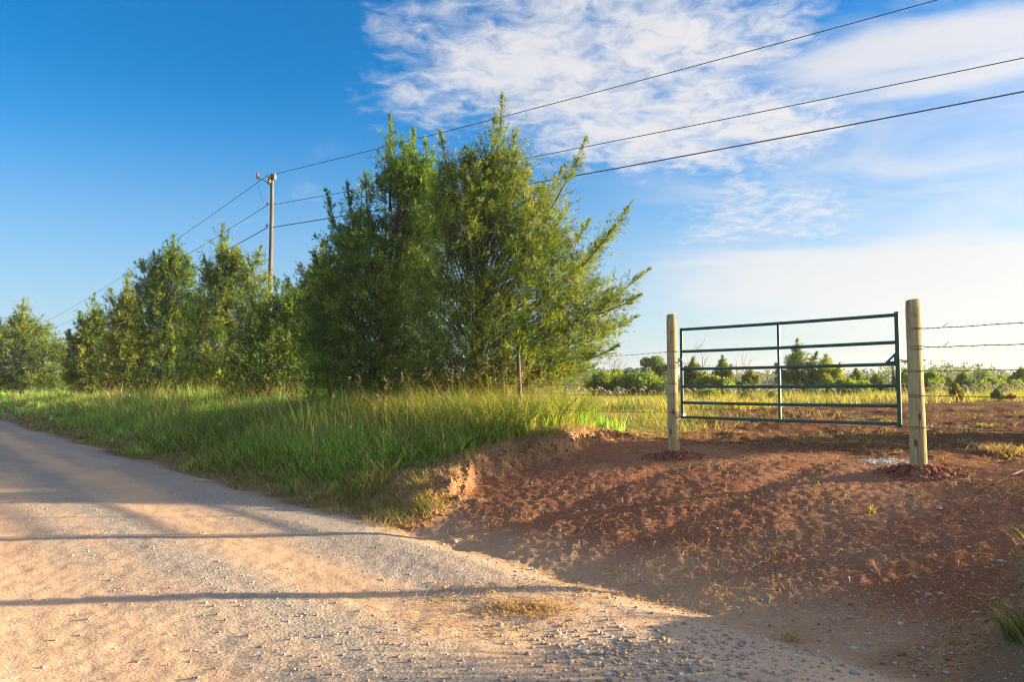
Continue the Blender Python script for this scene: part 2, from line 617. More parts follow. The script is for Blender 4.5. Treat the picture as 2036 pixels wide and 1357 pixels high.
def mat_post():
    m, t, out = new_mat('treated_pine')
    pos = N(t, 'ShaderNodeTexCoord').outputs['Object']
    g = noise(t, pos, 1.0, 8, .7, .5, (0, 0, 0, 42, 42, 2.2))
    g2 = noise(t, pos, 1.0, 3, .5, .3, (2, 5, 0, 90, 90, 1.5))
    w = noise(t, pos, 1.0, 4, .6, .2, (4, 2, 0, 7, 7, 2.2))
    base = MIXC(t, RAMP(t, g, .32, .68), (.27, .205, .10), (.55, .47, .27))
    base = MIXC(t, RAMP(t, w, .40, .75), base, (.40, .41, .22))
    # drying checks: thin dark vertical splits
    ck = RAMP(t, g2, .64, .70)
    base = MIXC(t, MATH(t, 'MULTIPLY', ck, .7), base, (.10, .07, .035))
    vo = N(t, 'ShaderNodeTexVoronoi', inp={'Scale': 1.0, 'Randomness': 1.0})
    mp = N(t, 'ShaderNodeMapping')
    mp.inputs[3].default_value = (8, 8, 3.2)
    t.links.new(pos, mp.inputs[0])
    t.links.new(mp.outputs[0], vo.inputs['Vector'])
    kn = MATH(t, 'SUBTRACT', 1.0, RAMP(t, vo.outputs['Distance'], .10, .20))
    base = MIXC(t, MATH(t, 'MULTIPLY', kn, .85), base, (.11, .06, .03))
    stain = noise(t, pos, 1.0, 4, .6, 0, (0, 7, 3, 3, 3, 7))
    base = MIXC(t, MATH(t, 'MULTIPLY', RAMP(t, stain, .55, .70), .5), base, (.20, .15, .085))
    hh = MATH(t, 'SUBTRACT', g, MATH(t, 'MULTIPLY', ck, .8))
    principled(t, out, Base_Color=base, Roughness=.88, Specular_IOR_Level=.15, Normal=bump(t, hh, .9, .008))
    return m


def mat_gate():
    m, t, out = new_mat('green_gate_paint')
    pos = N(t, 'ShaderNodeTexCoord').outputs['Object']
    n = noise(t, pos, 6, 5, .6)
    n2 = noise(t, pos, 60, 4, .7)
    base = MIXC(t, RAMP(t, n, .35, .7), (.016, .085, .068), (.028, .108, .088))
    base = MIXC(t, MATH(t, 'MULTIPLY', RAMP(t, n2, .62, .72), .5), base, (.15, .12, .09))
    principled(t, out, Base_Color=base, Roughness=.45, Specular_IOR_Level=.35)
    return m


M_SOIL = mat_soil()
M_CEDAR = mat_leaf('cedar_foliage', .38, (1.45, 1.35, .55))
M_LEAF = mat_leaf('broad_leaf', .45)
M_GRASS = mat_leaf('grass_blades', .52, (1.35, 1.3, .6), .5)
M_BARK = mat_simple('cedar_bark', (.055, .038, .026), (.13, .09, .062), 3, .95, (6, 6, 1), .01)
M_DEAD = mat_simple('dead_wood', (.20, .17, .14), (.34, .30, .26), 4, .95, (4, 4, 1), .005)
M_POST = mat_post()
M_OLD = mat_simple('weathered_post', (.075, .058, .045), (.18, .14, .11), 3, .95, (14, 14, 1), .006)
M_GATE = mat_gate()
M_POLE = mat_simple('utility_pole_wood', (.085, .074, .062), (.16, .14, .118), 2, .9, (10, 10, .6), .006)
M_WIRE = mat_simple('wire_conductor', (.03, .03, .035), (.06, .06, .065), 8, .5)
M_RUST = mat_simple('rusty_barbed_wire', (.10, .055, .035), (.20, .13, .09), 30, .75, metal=.3)
M_STEEL = mat_simple('galvanised_steel', (.28, .28, .28), (.42, .41, .40), 20, .45, metal=.8)
M_STONE = mat_leaf('limestone', 0.0)
M_CERAM = mat_simple('brown_insulator', (.22, .07, .04), (.30, .10, .06), 8, .25)
M_GREYCER = mat_simple('grey_insulator', (.24, .22, .18), (.32, .30, .25), 8, .35)
M_CLOD = mat_simple('red_clods', (.16, .055, .030), (.28, .105, .058), 22, .97, bumpd=.012)
M_CEMENT = mat_simple('concrete_powder', (.38, .35, .31), (.60, .57, .53), 18, .97, bumpd=.01)

build_terrain(M_SOIL)

# ------------------------------------------------------------------ vegetation generators
def unit(a):
    return a / np.maximum(np.linalg.norm(a, axis=-1, keepdims=True), 1e-9)


def leaf_mesh(name, pos, dirs, length, width, cols, r, tri=False):
    """slim leaves, diamonds or single triangles; all arrays of n"""
    n = len(pos)
    side = unit(np.cross(dirs, unit(r.normal(size=(n, 3)))))
    L, W = length[:, None], width[:, None]
    if tri:
        b = pos + dirs * L * .15
        V = np.stack([b + side * W, pos + dirs * L, b - side * W], 1).reshape(-1, 3)
        return fast_mesh(name, V, np.arange(n * 3).reshape(n, 3), 3, np.repeat(cols, 3, 0))
    nrmv = np.cross(side, dirs)
    mid = pos + dirs * L * .45 + nrmv * L * .06
    V = np.stack([pos, mid + side * W, pos + dirs * L, mid - side * W], 1).reshape(-1, 3)
    return fast_mesh(name, V, np.arange(n * 4).reshape(n, 4), 4, np.repeat(cols, 4, 0))


def bez(p0, p1, p2, t):
    t = t[:, None]
    return p0 * (1 - t) ** 2 + p1 * 2 * t * (1 - t) + p2 * t ** 2


def tubes_np(p0, p1, r0, r1, k=3):
    """many straight tapered tubes -> V, F(quads)"""
    n = len(p0)
    d = unit(p1 - p0)
    a = np.where(np.abs(d[:, 2:3]) < .9, np.array([[0, 0, 1.]]), np.array([[1., 0, 0]]))
    x = unit(np.cross(d, a))
    y = np.cross(d, x)
    rings = []
    for p, r_ in ((p0, r0), (p1, r1)):
        for i in range(k):
            q = 2 * math.pi * i / k
            rings.append(p + (x * math.cos(q) + y * math.sin(q)) * r_[:, None])
    V = np.stack(rings, 1).reshape(-1, 3)
    b = np.arange(n)[:, None] * 2 * k
    F_ = np.concatenate([b + np.array([[i, (i + 1) % k, k + (i + 1) % k, k + i]]) for i in range(k)], 0)
    return V, F_


def cedar(name, label, base, env, spires, seed, leaf=.08, spray=.6, n_spray=900, nl=60, tint=(1, 1, 1), trunk_r=.12, group=None,
          cat='cedar', light=.5, gap=.30, gap_scale=1.1, depth=.8, wind=.18, tri_w=.082):
    """A red cedar. env: rows (z, x left, x right) of the crown body above the base; spires: (start xyz, tip xyz, foliage radius).
    Foliage is many tapering sprays that point outwards and upwards from all through the body."""
    r = np.random.default_rng(seed)
    root = empty(name, base)
    tag(root, label, cat, group)
    env = np.array(sorted(env), float)
    zs, xl, xr = env.T
    H = max([zs[-1]] + [t[1][2] for t in spires])
    # --- spray bases in the body
    m = n_spray * 4
    z = zs[0] + (zs[-1] - zs[0]) * r.random(m)
    l, rr = np.interp(z, zs, xl), np.interp(z, zs, xr)
    half, mid = (rr - l) / 2, (rr + l) / 2
    keep = r.random(m) < half / half.max() * 1.05 + .05
    z, half, mid = z[keep], half[keep], mid[keep]
    ang = r.random(len(z)) * 2 * np.pi
    q = r.random(len(z)) ** .55
    dep = np.minimum(half * depth, 2.4)
    P0 = np.stack([mid + np.cos(ang) * half * q, np.sin(ang) * dep * q, z], 1)
    g = fbm(P0[:, 0] * gap_scale + P0[:, 1] * .6, P0[:, 2] * gap_scale - P0[:, 1] * .8, seed, 3)
    keep = g > gap
    P0, ang, q = P0[keep][:n_spray], ang[keep][:n_spray], q[keep][:n_spray]
    zrel = (P0[:, 2] - zs[0]) / max(zs[-1] - zs[0], .1)
    out = np.stack([np.cos(ang), np.sin(ang), np.zeros(len(ang))], 1)
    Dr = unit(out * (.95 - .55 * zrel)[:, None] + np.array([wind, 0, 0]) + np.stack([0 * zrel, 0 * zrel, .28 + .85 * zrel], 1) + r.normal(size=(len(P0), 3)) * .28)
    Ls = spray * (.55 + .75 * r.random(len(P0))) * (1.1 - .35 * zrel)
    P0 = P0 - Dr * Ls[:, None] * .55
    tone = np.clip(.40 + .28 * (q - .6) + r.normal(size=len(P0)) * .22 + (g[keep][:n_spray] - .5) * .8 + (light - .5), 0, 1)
    BP, BD, BL, BT, BW = [P0], [Dr], [Ls], [tone], [np.full(len(P0), .36)]
    mbs = MB()
    # --- spires and leaning stems
    for (p0, p1, Rm) in spires:
        p0, p1 = np.array(p0, float), np.array(p1, float)
        Ln = np.linalg.norm(p1 - p0)
        ctrl = (p0 + p1) / 2 + np.array([(p1[0] - p0[0]) * .10, 0, -.06 * Ln]) + r.normal(size=3) * .03 * Ln
        ts = np.linspace(0, 1, 9)
        pts = bez(p0, ctrl, p1, ts)
        mbs.tube([tuple(p) for p in pts], list((.010 + .010 * Ln) * (1 - ts) + .004), 5)
        n = int(12 + 22 * Ln * .6 / spray)
        t = r.random(n) ** 1.1
        P = np.stack([np.interp(t, ts, pts[:, k]) for k in range(3)], 1)
        T = unit(bez(p0, ctrl, p1, np.minimum(t + .04, 1.04)) - bez(p0, ctrl, p1, t - .04))
        az = r.random(n) * 6.28
        a_ = unit(np.cross(T, np.tile([.3, 1, .2], (n, 1))))
        O = a_ * np.cos(az)[:, None] + np.cross(T, a_) * np.sin(az)[:, None]
        D_ = unit(O * (.95 - .35 * t)[:, None] + T * (.45 + .4 * t + 1.8 * t ** 4)[:, None] + np.array([.1, 0, .15]) + r.normal(size=(n, 3)) * .3)
        L_ = Rm * (1.5 * (1 - t) ** .9 + .14) * (.3 + 1.0 * r.random(n))
        BP.append(P); BD.append(D_); BL.append(L_)
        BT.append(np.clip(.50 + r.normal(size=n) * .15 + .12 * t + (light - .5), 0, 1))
        BW.append(.28 - .16 * t ** 2)
    nbody = len(P0)
    P0, Dr, Ls, tone, wd = map(np.concatenate, (BP, BD, BL, BT, BW))
    n = len(P0)
    # --- wood
    mb = MB()
    ts = np.linspace(0, 1, 8)
    tt = H * .72
    topx = np.interp(tt, zs, (xl + xr) / 2)
    mb.tube([(topx * k_ * k_ + r.normal() * .02 * i, r.normal() * .02 * i, -.25 + (tt + .25) * k_) for i, k_ in enumerate(ts)],
            [trunk_r * (1.25 - 1.05 * k_) for k_ in ts], 8)
    mb.build('trunk', M_BARK, root)
    sel = (r.random(n) < .13) & (np.arange(n) < nbody)
    ax = np.stack([P0[sel, 0] * .35, P0[sel, 1] * .35, P0[sel, 2] * .72], 1)
    tv, tf = tubes_np(ax, P0[sel] + Dr[sel] * Ls[sel][:, None] * .4, np.full(sel.sum(), .012 + .03 * trunk_r), np.full(sel.sum(), .003))
    V0 = np.array(mbs.v) if mbs.v else np.zeros((0, 3))
    Fs = [f for f in mbs.f if len(f) == 4]
    obj_from('branches', fast_mesh(name + '_branches', np.concatenate([V0, tv]), np.array(Fs + (tf + len(V0)).tolist()), 4, smooth=True), M_BARK, root)['kind'] = 'stuff'
    # --- leaves: sub-twigs inside each spray
    k = 6
    nb_ = max(3, nl // k)
    tau = r.random((n, nb_)) ** .9
    a_ = unit(np.cross(Dr, unit(r.normal(size=(n, 3)))))
    b_ = np.cross(Dr, a_)
    az = r.random((n, nb_)) * 6.28
    lat = a_[:, None] * np.cos(az)[..., None] + b_[:, None] * np.sin(az)[..., None]
    tw0 = P0[:, None] + Dr[:, None] * (Ls[:, None] * tau)[..., None]
    twd = unit(Dr[:, None] * (.55 + .6 * tau)[..., None] + lat * (wd * 2.3)[:, None, None] + np.array([0, 0, .22]) + r.normal(size=(n, nb_, 3)) * .2)
    twl = Ls[:, None] * (wd[:, None] * 1.5 * (1 - tau) ** .7 + .12) * (.6 + .7 * r.random((n, nb_)))
    sg = r.random((n, nb_, k))
    lp = tw0[:, :, None] + twd[:, :, None] * (twl[..., None] * sg)[..., None] + r.normal(size=(n, nb_, k, 3)) * leaf * .16
    ld = unit(twd[:, :, None] + r.normal(size=(n, nb_, k, 3)) * .40)
    ll = (leaf * 1.45 * (.6 + .8 * r.random((n, nb_, k))) * (1.1 - .4 * sg) * np.clip(wd * 3.6, .5, 1)[:, None, None]).ravel()
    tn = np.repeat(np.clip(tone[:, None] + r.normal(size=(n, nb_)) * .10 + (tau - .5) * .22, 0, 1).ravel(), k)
    pos, dirs = lp.reshape(-1, 3), ld.reshape(-1, 3)
    ok = pos[:, 2] > .10
    pos, dirs, ll, tn = pos[ok], dirs[ok], ll[ok], tn[ok][:, None]
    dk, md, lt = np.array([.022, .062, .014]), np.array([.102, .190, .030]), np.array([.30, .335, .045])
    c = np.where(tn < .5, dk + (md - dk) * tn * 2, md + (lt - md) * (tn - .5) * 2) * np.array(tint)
    brown = r.random(len(c)) < .03
    c[brown] = np.array([.20, .13, .06])
    c *= (.8 + .4 * r.random((len(c), 1)))
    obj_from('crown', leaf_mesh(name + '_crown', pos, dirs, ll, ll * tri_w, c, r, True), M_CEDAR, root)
    return root


def cone_cedar(r, H, S):
    """body and tops of a small field cedar: rounded cone, one main top, a few lesser ones"""
    env = [(.02 * H, -S * .75, S * .75), (.15 * H, -S, S), (.4 * H, -S * .75, S * .8), (.65 * H, -S * .40, S * .45), (.85 * H, -S * .14, S * .18)]
    sp = [((0, 0, H * .45), (S * .05, 0, H), S * .34)]
    for i in range(4):
        a = 6.28 * (i + r.random()) / 4
        q = S * (.45 + .45 * r.random())
        sp.append(((math.cos(a) * q * .4, math.sin(a) * q * .4, H * .3), (math.cos(a) * q * 1.1, math.sin(a) * q * 1.1, H * (.5 + .3 * r.random())), S * .25))
    return env, sp


def grass(name, pts, h, w, lean, cols, r, label=None, cat=None, flat=None, seg=3, mat=None, tipdark=None, bend=.5):
    """pts (n,3) blade bases, h heights, w widths, lean 0..1, cols (n,3)"""
    n = len(pts)
    az = r.random(n) * 2 * np.pi
    if flat is not None:
        az = flat
    L = np.stack([np.cos(az), np.sin(az), np.zeros(n)], 1)
    face = az + np.pi / 2 + r.normal(size=n) * .5
    S = np.stack([np.cos(face), np.sin(face), np.zeros(n)], 1)
    rows = []
    tcol = []
    for i in range(seg + 1):
        q = i / seg
        off = (lean * h)[:, None] * L * (q * (1 - bend) + bend * q * q * 1.4)
        zz = h * (q - .35 * lean * q * q)
        c = pts + off
        c[:, 2] += zz
        ww = (w * (1 - q ** 1.6) + w * .04)[:, None] * .5
        rows.append(c - S * ww)
        rows.append(c + S * ww)
        k = (.9 + .1 * q)
        cc = cols * k if tipdark is None else cols * (1 - q) + tipdark * q
        tcol += [cc, cc]
    V = np.stack(rows, 1).reshape(-1, 3)
    C = np.stack(tcol, 1).reshape(-1, 3)
    b = np.arange(n)[:, None] * (2 * (seg + 1))
    Fq = np.concatenate([b + np.array([[2 * i, 2 * i + 1, 2 * i + 3, 2 * i + 2]]) for i in range(seg)], 0)
    o = obj_from(name, fast_mesh(name, V, Fq, 4, C), mat or M_GRASS)
    tag(o, label, cat, kind='stuff')
    return o


def blade_cols(r, n, dry, yellow=.3):
    g1, g2, g3, d1 = np.array([.065, .165, .025]), np.array([.13, .235, .035]), np.array([.25, .28, .05]), np.array([.46, .34, .17])
    a = r.random((n, 1))
    c = g1 * (1 - a) + g2 * a
    y = (r.random(n) < yellow)[:, None]
    c = np.where(y, g3 * (.7 + .5 * a), c)
    d = (r.random(n) < dry)[:, None]
    c = np.where(d, d1 * (.6 + .7 * a), c)
    return c

# ------------------------------------------------------------------ gate, posts, fence
GL, GR = Vector((2.42, 11.3, 0)), Vector((4.41, 9.05, 0))
PL, PR = Vector((2.32, 11.42, 0)), Vector((4.555, 8.93, 0))
OLDP = Vector((.20, 14.4, 0))
ENDP = Vector((*xy(1.36, 9.05), 0))
GZ = [CAMH + q for q in (.855, .54, .29, .041, -.187, -.391)]


def round_post(name, label, p, ztop, r_top, r_bot, mat, lean=(0, 0), seed=0, cat='fence post', group=None, chamfer=True, zb=None):
    rr = random.Random(seed)
    z0 = (gz(p.x, p.y) if zb is None else zb) - .5
    H = ztop - z0
    mb = MB()
    n, rows = 22, 26
    vs = []
    wob = [rr.uniform(-.05, .05) for _ in range(n)]
    wob2 = [rr.uniform(-.03, .03) for _ in range(n)]
    for i in range(rows + 1):
        q = i / rows
        rad = r_bot + (r_top - r_bot) * q
        if i == rows:
            rad *= .93
        for k in range(n):
            a = 2 * math.pi * k / n
            ra = rad * (1 + wob[k] + wob2[k] * math.sin(q * 5 + k) + .012 * math.sin(q * 9 + a * 2))
            z = q * H if i < rows else H + .012
            if i >= rows - 1:
                z += math.cos(a + 1.0) * .008
            vs.append((ra * math.cos(a) + lean[0] * q * H, ra * math.sin(a) + lean[1] * q * H, z))
    fs = []
    for i in range(rows):
        for k in range(n):
            k2 = (k + 1) % n
            fs.append((i * n + k, i * n + k2, (i + 1) * n + k2, (i + 1) * n + k))
    fs.append(tuple(rows * n + k for k in range(n)))
    mb.add(vs, fs)
    o = mb.build(name, mat)
    o.location = (p.x, p.y, z0)
    tag(o, label, cat, group)
    return o


round_post('gate_post', 'round pale treated pine post at the hinge end of the green gate', PL, CAMH + 1.07, .071, .083, M_POST, (-.004, 0), 3)
round_post('gate_post', 'thick pale treated pine post right of the gate, holding the chain', PR, CAMH + 1.00, .076, .087, M_POST, (-.006, 0), 5)
round_post('fence_post', 'weathered grey leaning fence post in tall grass under the big cedar', OLDP, CAMH + .62, .036, .046, M_OLD, (-.05, .01), 8)
round_post('fence_post', 'pale pine fence post past the right edge where the barbed wires end', ENDP, CAMH + 1.0, .085, .095, M_POST, (0, 0), 9)


def build_gate():
    root = empty('farm_gate', (GL.x, GL.y, GZ[5] - .03))
    tag(root, 'dark green six bar tubular steel gate hung between the two pale posts', 'gate')
    org = root.location

    def part(name, mb, mat=M_GATE, smooth=True, parent=root):
        o = mb.build(name, mat, parent, smooth, origin=org)
        return o
    d = (GR - GL).normalized()
    for e, w, ext in ((GL, .023, .022), (GR, .026, .035)):
        mb = MB()
        mb.tube([(e.x, e.y, GZ[5] - ext), (e.x, e.y, GZ[5]), (e.x, e.y, GZ[2]), (e.x, e.y, GZ[0]), (e.x, e.y, GZ[0] + ext)], w, 14)
        part('upright', mb)
    for z in GZ:
        mb = MB()
        a, b = GL + d * .015, GR - d * .015
        n = 12
        mb.tube([(a.x + (b.x - a.x) * i / n, a.y + (b.y - a.y) * i / n, z - .006 * math.sin(math.pi * i / n)) for i in range(n + 1)], .0205, 14)
        part('rail', mb)
    m_ = GL + (GR - GL) * .506
    mb = MB()
    side = Vector((-d.y, d.x, 0))
    mb.box((m_.x, m_.y, (GZ[0] + GZ[5]) / 2), (.016, .012, (GZ[0] - GZ[5]) / 2 + .005), (d, side, Vector((0, 0, 1))))
    part('brace', mb, smooth=False)
    # welded collars where rails meet the upright brace
    # gusset with chain slot at the latch end
    mb = MB()
    a = GR - d * .022
    pts = [a + Vector((0, 0, GZ[2] + .018)), a - d * .125 + Vector((0, 0, GZ[2] + .018)), a + Vector((0, 0, GZ[2] + .135))]
    hole = [a - d * .020 + Vector((0, 0, GZ[2] + .035)), a - d * .070 + Vector((0, 0, GZ[2] + .035)), a - d * .020 + Vector((0, 0, GZ[2] + .085))]
    s4 = side * .004
    vs = [p + s4 for p in pts] + [p + s4 for p in hole] + [p - s4 for p in pts] + [p - s4 for p in hole]
    fs = []
    for i in range(3):
        j = (i + 1) % 3
        fs += [(i, j, 3 + j, 3 + i), (6 + j, 6 + i, 9 + i, 9 + j), (j, i, 6 + i, 6 + j), (3 + i, 3 + j, 9 + j, 9 + i)]
    mb.add(vs, fs)
    part('latch_plate', mb, smooth=False)
    # two hinges: pin screwed into the post, strap round the upright
    for z in (CAMH + .415, CAMH - .375):
        h = empty_part = MB()
        q = (GL - PL)
        h.tube([(PL.x + q.x * .45, PL.y + q.y * .45, z - .03), (GL.x - d.x * .04, GL.y - d.y * .04, z - .015), (GL.x - d.x * .035, GL.y - d.y * .035, z + .03)], .009, 8)
        hp = part('hinge', h, M_RUST)
        b = MB()
        b.box((GL.x, GL.y, z + .012), (.042, .032, .018), (d, side, Vector((0, 0, 1))))
        st_ = b.build('strap', M_STEEL, hp, False, origin=org)
    return root


build_gate()


def chain_link(mb, c, t, flip, L=.042, W=.024, r=.0042):
    t = Vector(t).normalized()
    a = Vector((0, 0, 1)) if abs(t.z) < .8 else Vector((1, 0, 0))
    x = t.cross(a).normalized()
    if flip:
        x = t.cross(x).normalized()
    pts = []
    for i in range(13):
        q = 2 * math.pi * i / 12
        px_, py_ = math.cos(q), math.sin(q)
        pts.append(Vector(c) + t * (px_ * L / 2) + x * (py_ * W / 2))
    mb.tube(pts, r, 6, caps=False)


ch = empty('gate_chain', (GR.x, GR.y, GZ[2] + .02))
tag(ch, 'rusty steel chain running from the gate latch to the right post', 'chain')
chain_pts = []
for i in range(8):
    q = i / 7
    p = GR.lerp(PR, .12 + .62 * q)
    chain_pts.append(Vector((p.x - .02, p.y - .03, GZ[2] + .045 - .02 * math.sin(q * math.pi) + .0 * q)))
for i in range(5):
    chain_pts.append(Vector((GR.x - .06, GR.y + .0, GZ[2] - .03 - i * .033)))
for i, p in enumerate(chain_pts):
    mb = MB()
    t = (Vector((0, 0, -1)) if i >= 8 else (PR - GR).normalized())
    chain_link(mb, p, t, i % 2)
    mb.build('link', M_RUST, ch, origin=ch.location)


def barbed(mb, a, b, sag, r, barb=.115, rad=.0033):
    a, b = Vector(a), Vector(b)
    L = (b - a).length
    n = max(6, int(L / .12))
    pts = []
    for i in range(n + 1):
        q = i / n
        p = a.lerp(b, q)
        p.z += -sag * 4 * q * (1 - q) + r.uniform(-.004, .004)
        pts.append(p)
    for ph in (0, math.pi):                       # two strands twisted together
        tw = []
        for i in range(n * 3 + 1):
            k = min(i // 3, n - 1)
            p = pts[k].lerp(pts[k + 1], (i - 3 * k) / 3.0) if i < n * 3 else pts[n]
            q = i * 1.9 + ph
            tw.append(p + Vector((0, math.cos(q) * .0028, math.sin(q) * .0028)))
        mb.tube(tw, rad * .75, 4)
    m = int(L / barb)
    for i in range(m):
        q = (i + .5) / m
        k = min(int(q * n), n - 1)
        p = pts[k].lerp(pts[k + 1], q * n - k)
        for s_ in (1, -1):
            dv = Vector((r.uniform(-.5, .5), r.uniform(-.5, .5), s_ * r.uniform(.5, 1))).normalized()
            mb.tube([p - dv * .005, p + dv * .019], [.0024, .0012], 3)
        mb.tube([p + Vector((-.008, 0, 0)), p + Vector((.008, 0, 0))], .0065, 5)


def wrap(mb, p, z, rad, tilt, turns=2, ph=0.0):
    pts = []
    n = 16 * turns
    for i in range(n + 1):
        q = 2 * math.pi * i / 16 + ph
        pts.append((p.x + math.cos(q) * rad, p.y + math.sin(q) * rad, z + tilt * math.sin(q * .5 + ph) + .012 * (i / n - .5)))
    mb.tube(pts, .0032, 5)


rw = random.Random(4)
fr = empty('barbed_wire_fence', (PR.x, PR.y, .6))
tag(fr, 'five rusty barbed wires running from the right gate post out of frame', 'fence')
for dz in (.685, .47, .205, -.072, -.425):
    z = CAMH + dz
    mb = MB()
    d = (ENDP - PR).normalized()
    barbed(mb, (PR.x + d.x * .085, PR.y + d.y * .085, z), (ENDP.x - d.x * .09, ENDP.y - d.y * .09, z + .015), .012, rw)
    wrap(mb, PR, z, .090 - dz * .006, .014, 2, rw.uniform(0, 3))
    if dz > 0:
        e = Vector((PR.x + d.x * .3, PR.y + d.y * .3, z))
        mb.tube([e, e + Vector((.05, -.03, rw.choice((-.06, .05))))], .003, 4)
    mb.build('wire', M_RUST, fr, origin=fr.location)

fl = empty('barbed_wire_fence', (PL.x, PL.y, .6))
tag(fl, 'five thin barbed wires from the left gate post into the grass beside the cedars', 'fence')
FAR = Vector((*xy(19.5, 9.0), 0))
for dz in (.545, .325, .09, -.07, -.33):
    z = CAMH + dz
    mb = MB()
    d = (OLDP - PL).normalized()
    barbed(mb, (PL.x + d.x * .08, PL.y + d.y * .08, z), (OLDP.x, OLDP.y, z + .02), .03, rw, rad=.0020)
    barbed(mb, (OLDP.x, OLDP.y, z + .02), (FAR.x, FAR.y, z + .05), .06, rw, .2, rad=.003)
    wrap(mb, PL, z, .081 - dz * .006, .010, 2, rw.uniform(0, 3))
    mb.build('wire', M_RUST, fl, origin=fl.location)


# ------------------------------------------------------------------ loose soil round the posts
def lump(r, c, s, col=None):
    """one irregular clod/stone: 12 vertices of an icosahedron, pushed about"""
    return c, s


ICO_V = []
_g = (1 + 5 ** .5) / 2
for a, b in ((1, _g), (-1, _g), (1, -_g), (-1, -_g)):
    ICO_V += [(0, a, b), (a, b, 0), (b, 0, a)]
ICO_V = unit(np.array(ICO_V, float))
ICO_F = []
for i in range(12):
    for j in range(i + 1, 12):
        for k in range(j + 1, 12):
            if all(abs(np.linalg.norm(ICO_V[x] - ICO_V[y]) - 1.0515) < .01 for x, y in ((i, j), (j, k), (i, k))):
                nn = np.cross(ICO_V[j] - ICO_V[i], ICO_V[k] - ICO_V[i])
                ICO_F.append((i, j, k) if nn @ ICO_V[i] > 0 else (i, k, j))
ICO_F = np.array(ICO_F)


OCT_V = np.array([(1, 0, 0), (-1, 0, 0), (0, 1, 0), (0, -1, 0), (0, 0, 1), (0, 0, -1)], float)
OCT_F = np.array([(0, 2, 4), (2, 1, 4), (1, 3, 4), (3, 0, 4), (2, 0, 5), (1, 2, 5), (3, 1, 5), (0, 3, 5)])


def lumps(pos, size, r, flat=.7, octa=False):
    n = len(pos)
    ICO_V, ICO_F = (OCT_V * 1.15, OCT_F) if octa else (globals()['ICO_V'], globals()['ICO_F'])
    nv = len(ICO_V)
    V = ICO_V[None] * (1 + r.normal(size=(n, nv, 1)) * .16)
    sc = np.stack([.75 + .6 * r.random(n), .75 + .6 * r.random(n), flat * (.7 + .5 * r.random(n))], 1)
    V = V * sc[:, None]
    q = r.random(n) * 6.28
    c, s = np.cos(q)[:, None], np.sin(q)[:, None]
    V = np.stack([V[..., 0] * c - V[..., 1] * s, V[..., 0] * s + V[..., 1] * c, V[..., 2]], -1)
    V = V * size[:, None, None] + pos[:, None]
    Fi = (np.arange(n)[:, None, None] * nv + ICO_F[None]).reshape(-1, 3)
    return V.reshape(-1, 3), Fi


def dirt_mound(p, rad, hgt, seed, label):
    r = np.random.default_rng(seed)
    root = empty('dirt_mound', (p.x, p.y, gz(p.x, p.y)))
    tag(root, label, 'dirt mound')
    nr, na = 16, 48
    q, a = np.meshgrid(np.linspace(0, 1, nr + 1), np.arange(na) * 2 * np.pi / na, indexing='ij')
    ra = rad * q * (1 + .22 * np.sin(a * 2 + seed) + .12 * np.sin(a * 5))
    x, y = p.x + ra * np.cos(a), p.y + ra * np.sin(a)
    z = ground_z(x, y) + hgt * (1 - q) ** .9 - .02 * q + r.normal(size=q.shape) * .010 * (q < .95)
    V = np.stack([x, y, z], -1).reshape(-1, 3)
    Fq = [(i * na + k, i * na + (k + 1) % na, (i + 1) * na + (k + 1) % na, (i + 1) * na + k) for i in range(nr) for k in range(na)]
    V = np.array(V) - np.array(root.location)
    obj_from('soil', fast_mesh('mound_soil', V, np.array(Fq)[:, ::-1], 4, smooth=False), M_CLOD, root)
    n = 420
    a, q = r.random(n) * 6.28, r.random(n) ** .7 * 1.25
    x, y = p.x + rad * q * np.cos(a), p.y + rad * q * np.sin(a)
    z = ground_z(x, y) + hgt * np.clip(1 - q, 0, 1) ** .9
    pos = np.stack([x, y, z], 1) - np.array(root.location)
    V, Fi = lumps(pos, .008 + .026 * r.random(n) ** 2.2, r, .8)
    o = obj_from('clods', fast_mesh('mound_clods', V, Fi, 3), M_CLOD, root)
    tag(o, kind='stuff')


dirt_mound(PL, .36, .10, 2, 'fresh red soil heaped round the foot of the hinge post')
dirt_mound(PR, .38, .12, 5, 'fresh red soil heaped round the foot of the right post')

# ------------------------------------------------------------------ cedars
def rel(base, px, py, dy=0.0):
    p = at(px, py, base[1] + dy)
    return (p.x - base[0], p.y - base[1], p.z - base[2])


def tree_base(px, Y):
    x = (px - 1018) / F * Y * math.cos(PITCH)
    return (x, Y, gz(x, Y))


def pixel_cedar(name, label, px, Y, rows, tips, seed, draw=.45, plume=1.35, **kw):
    """rows: (py, x left, x right) of the crown body; tips: (start px, py, tip px, py, depth, radius)"""
    b = tree_base(px, Y)
    env = []
    y0, y1 = rows[0][0], rows[-1][0]
    for (py, a, c) in rows:
        f = min(1.0, (py - y0) / (y1 - y0) / .4)          # crowns draw in to a point
        m_, h_ = (a + c) / 2, (c - a) / 2 * (1 - draw + draw * f)
        a, c = m_ - h_, m_ + h_
        p, q = at(a, py, Y), at(c, py, Y)
        env.append((p.z - b[2], p.x - b[0], q.x - b[0]))
    sp = []
    for (sx, sy, tx, ty, dy, rm) in tips:
        sp.append((rel(b, sx, sy, dy * .5), rel(b, tx, ty, dy), rm * plume))
    return cedar(name, label, b, env, sp, seed, **kw)


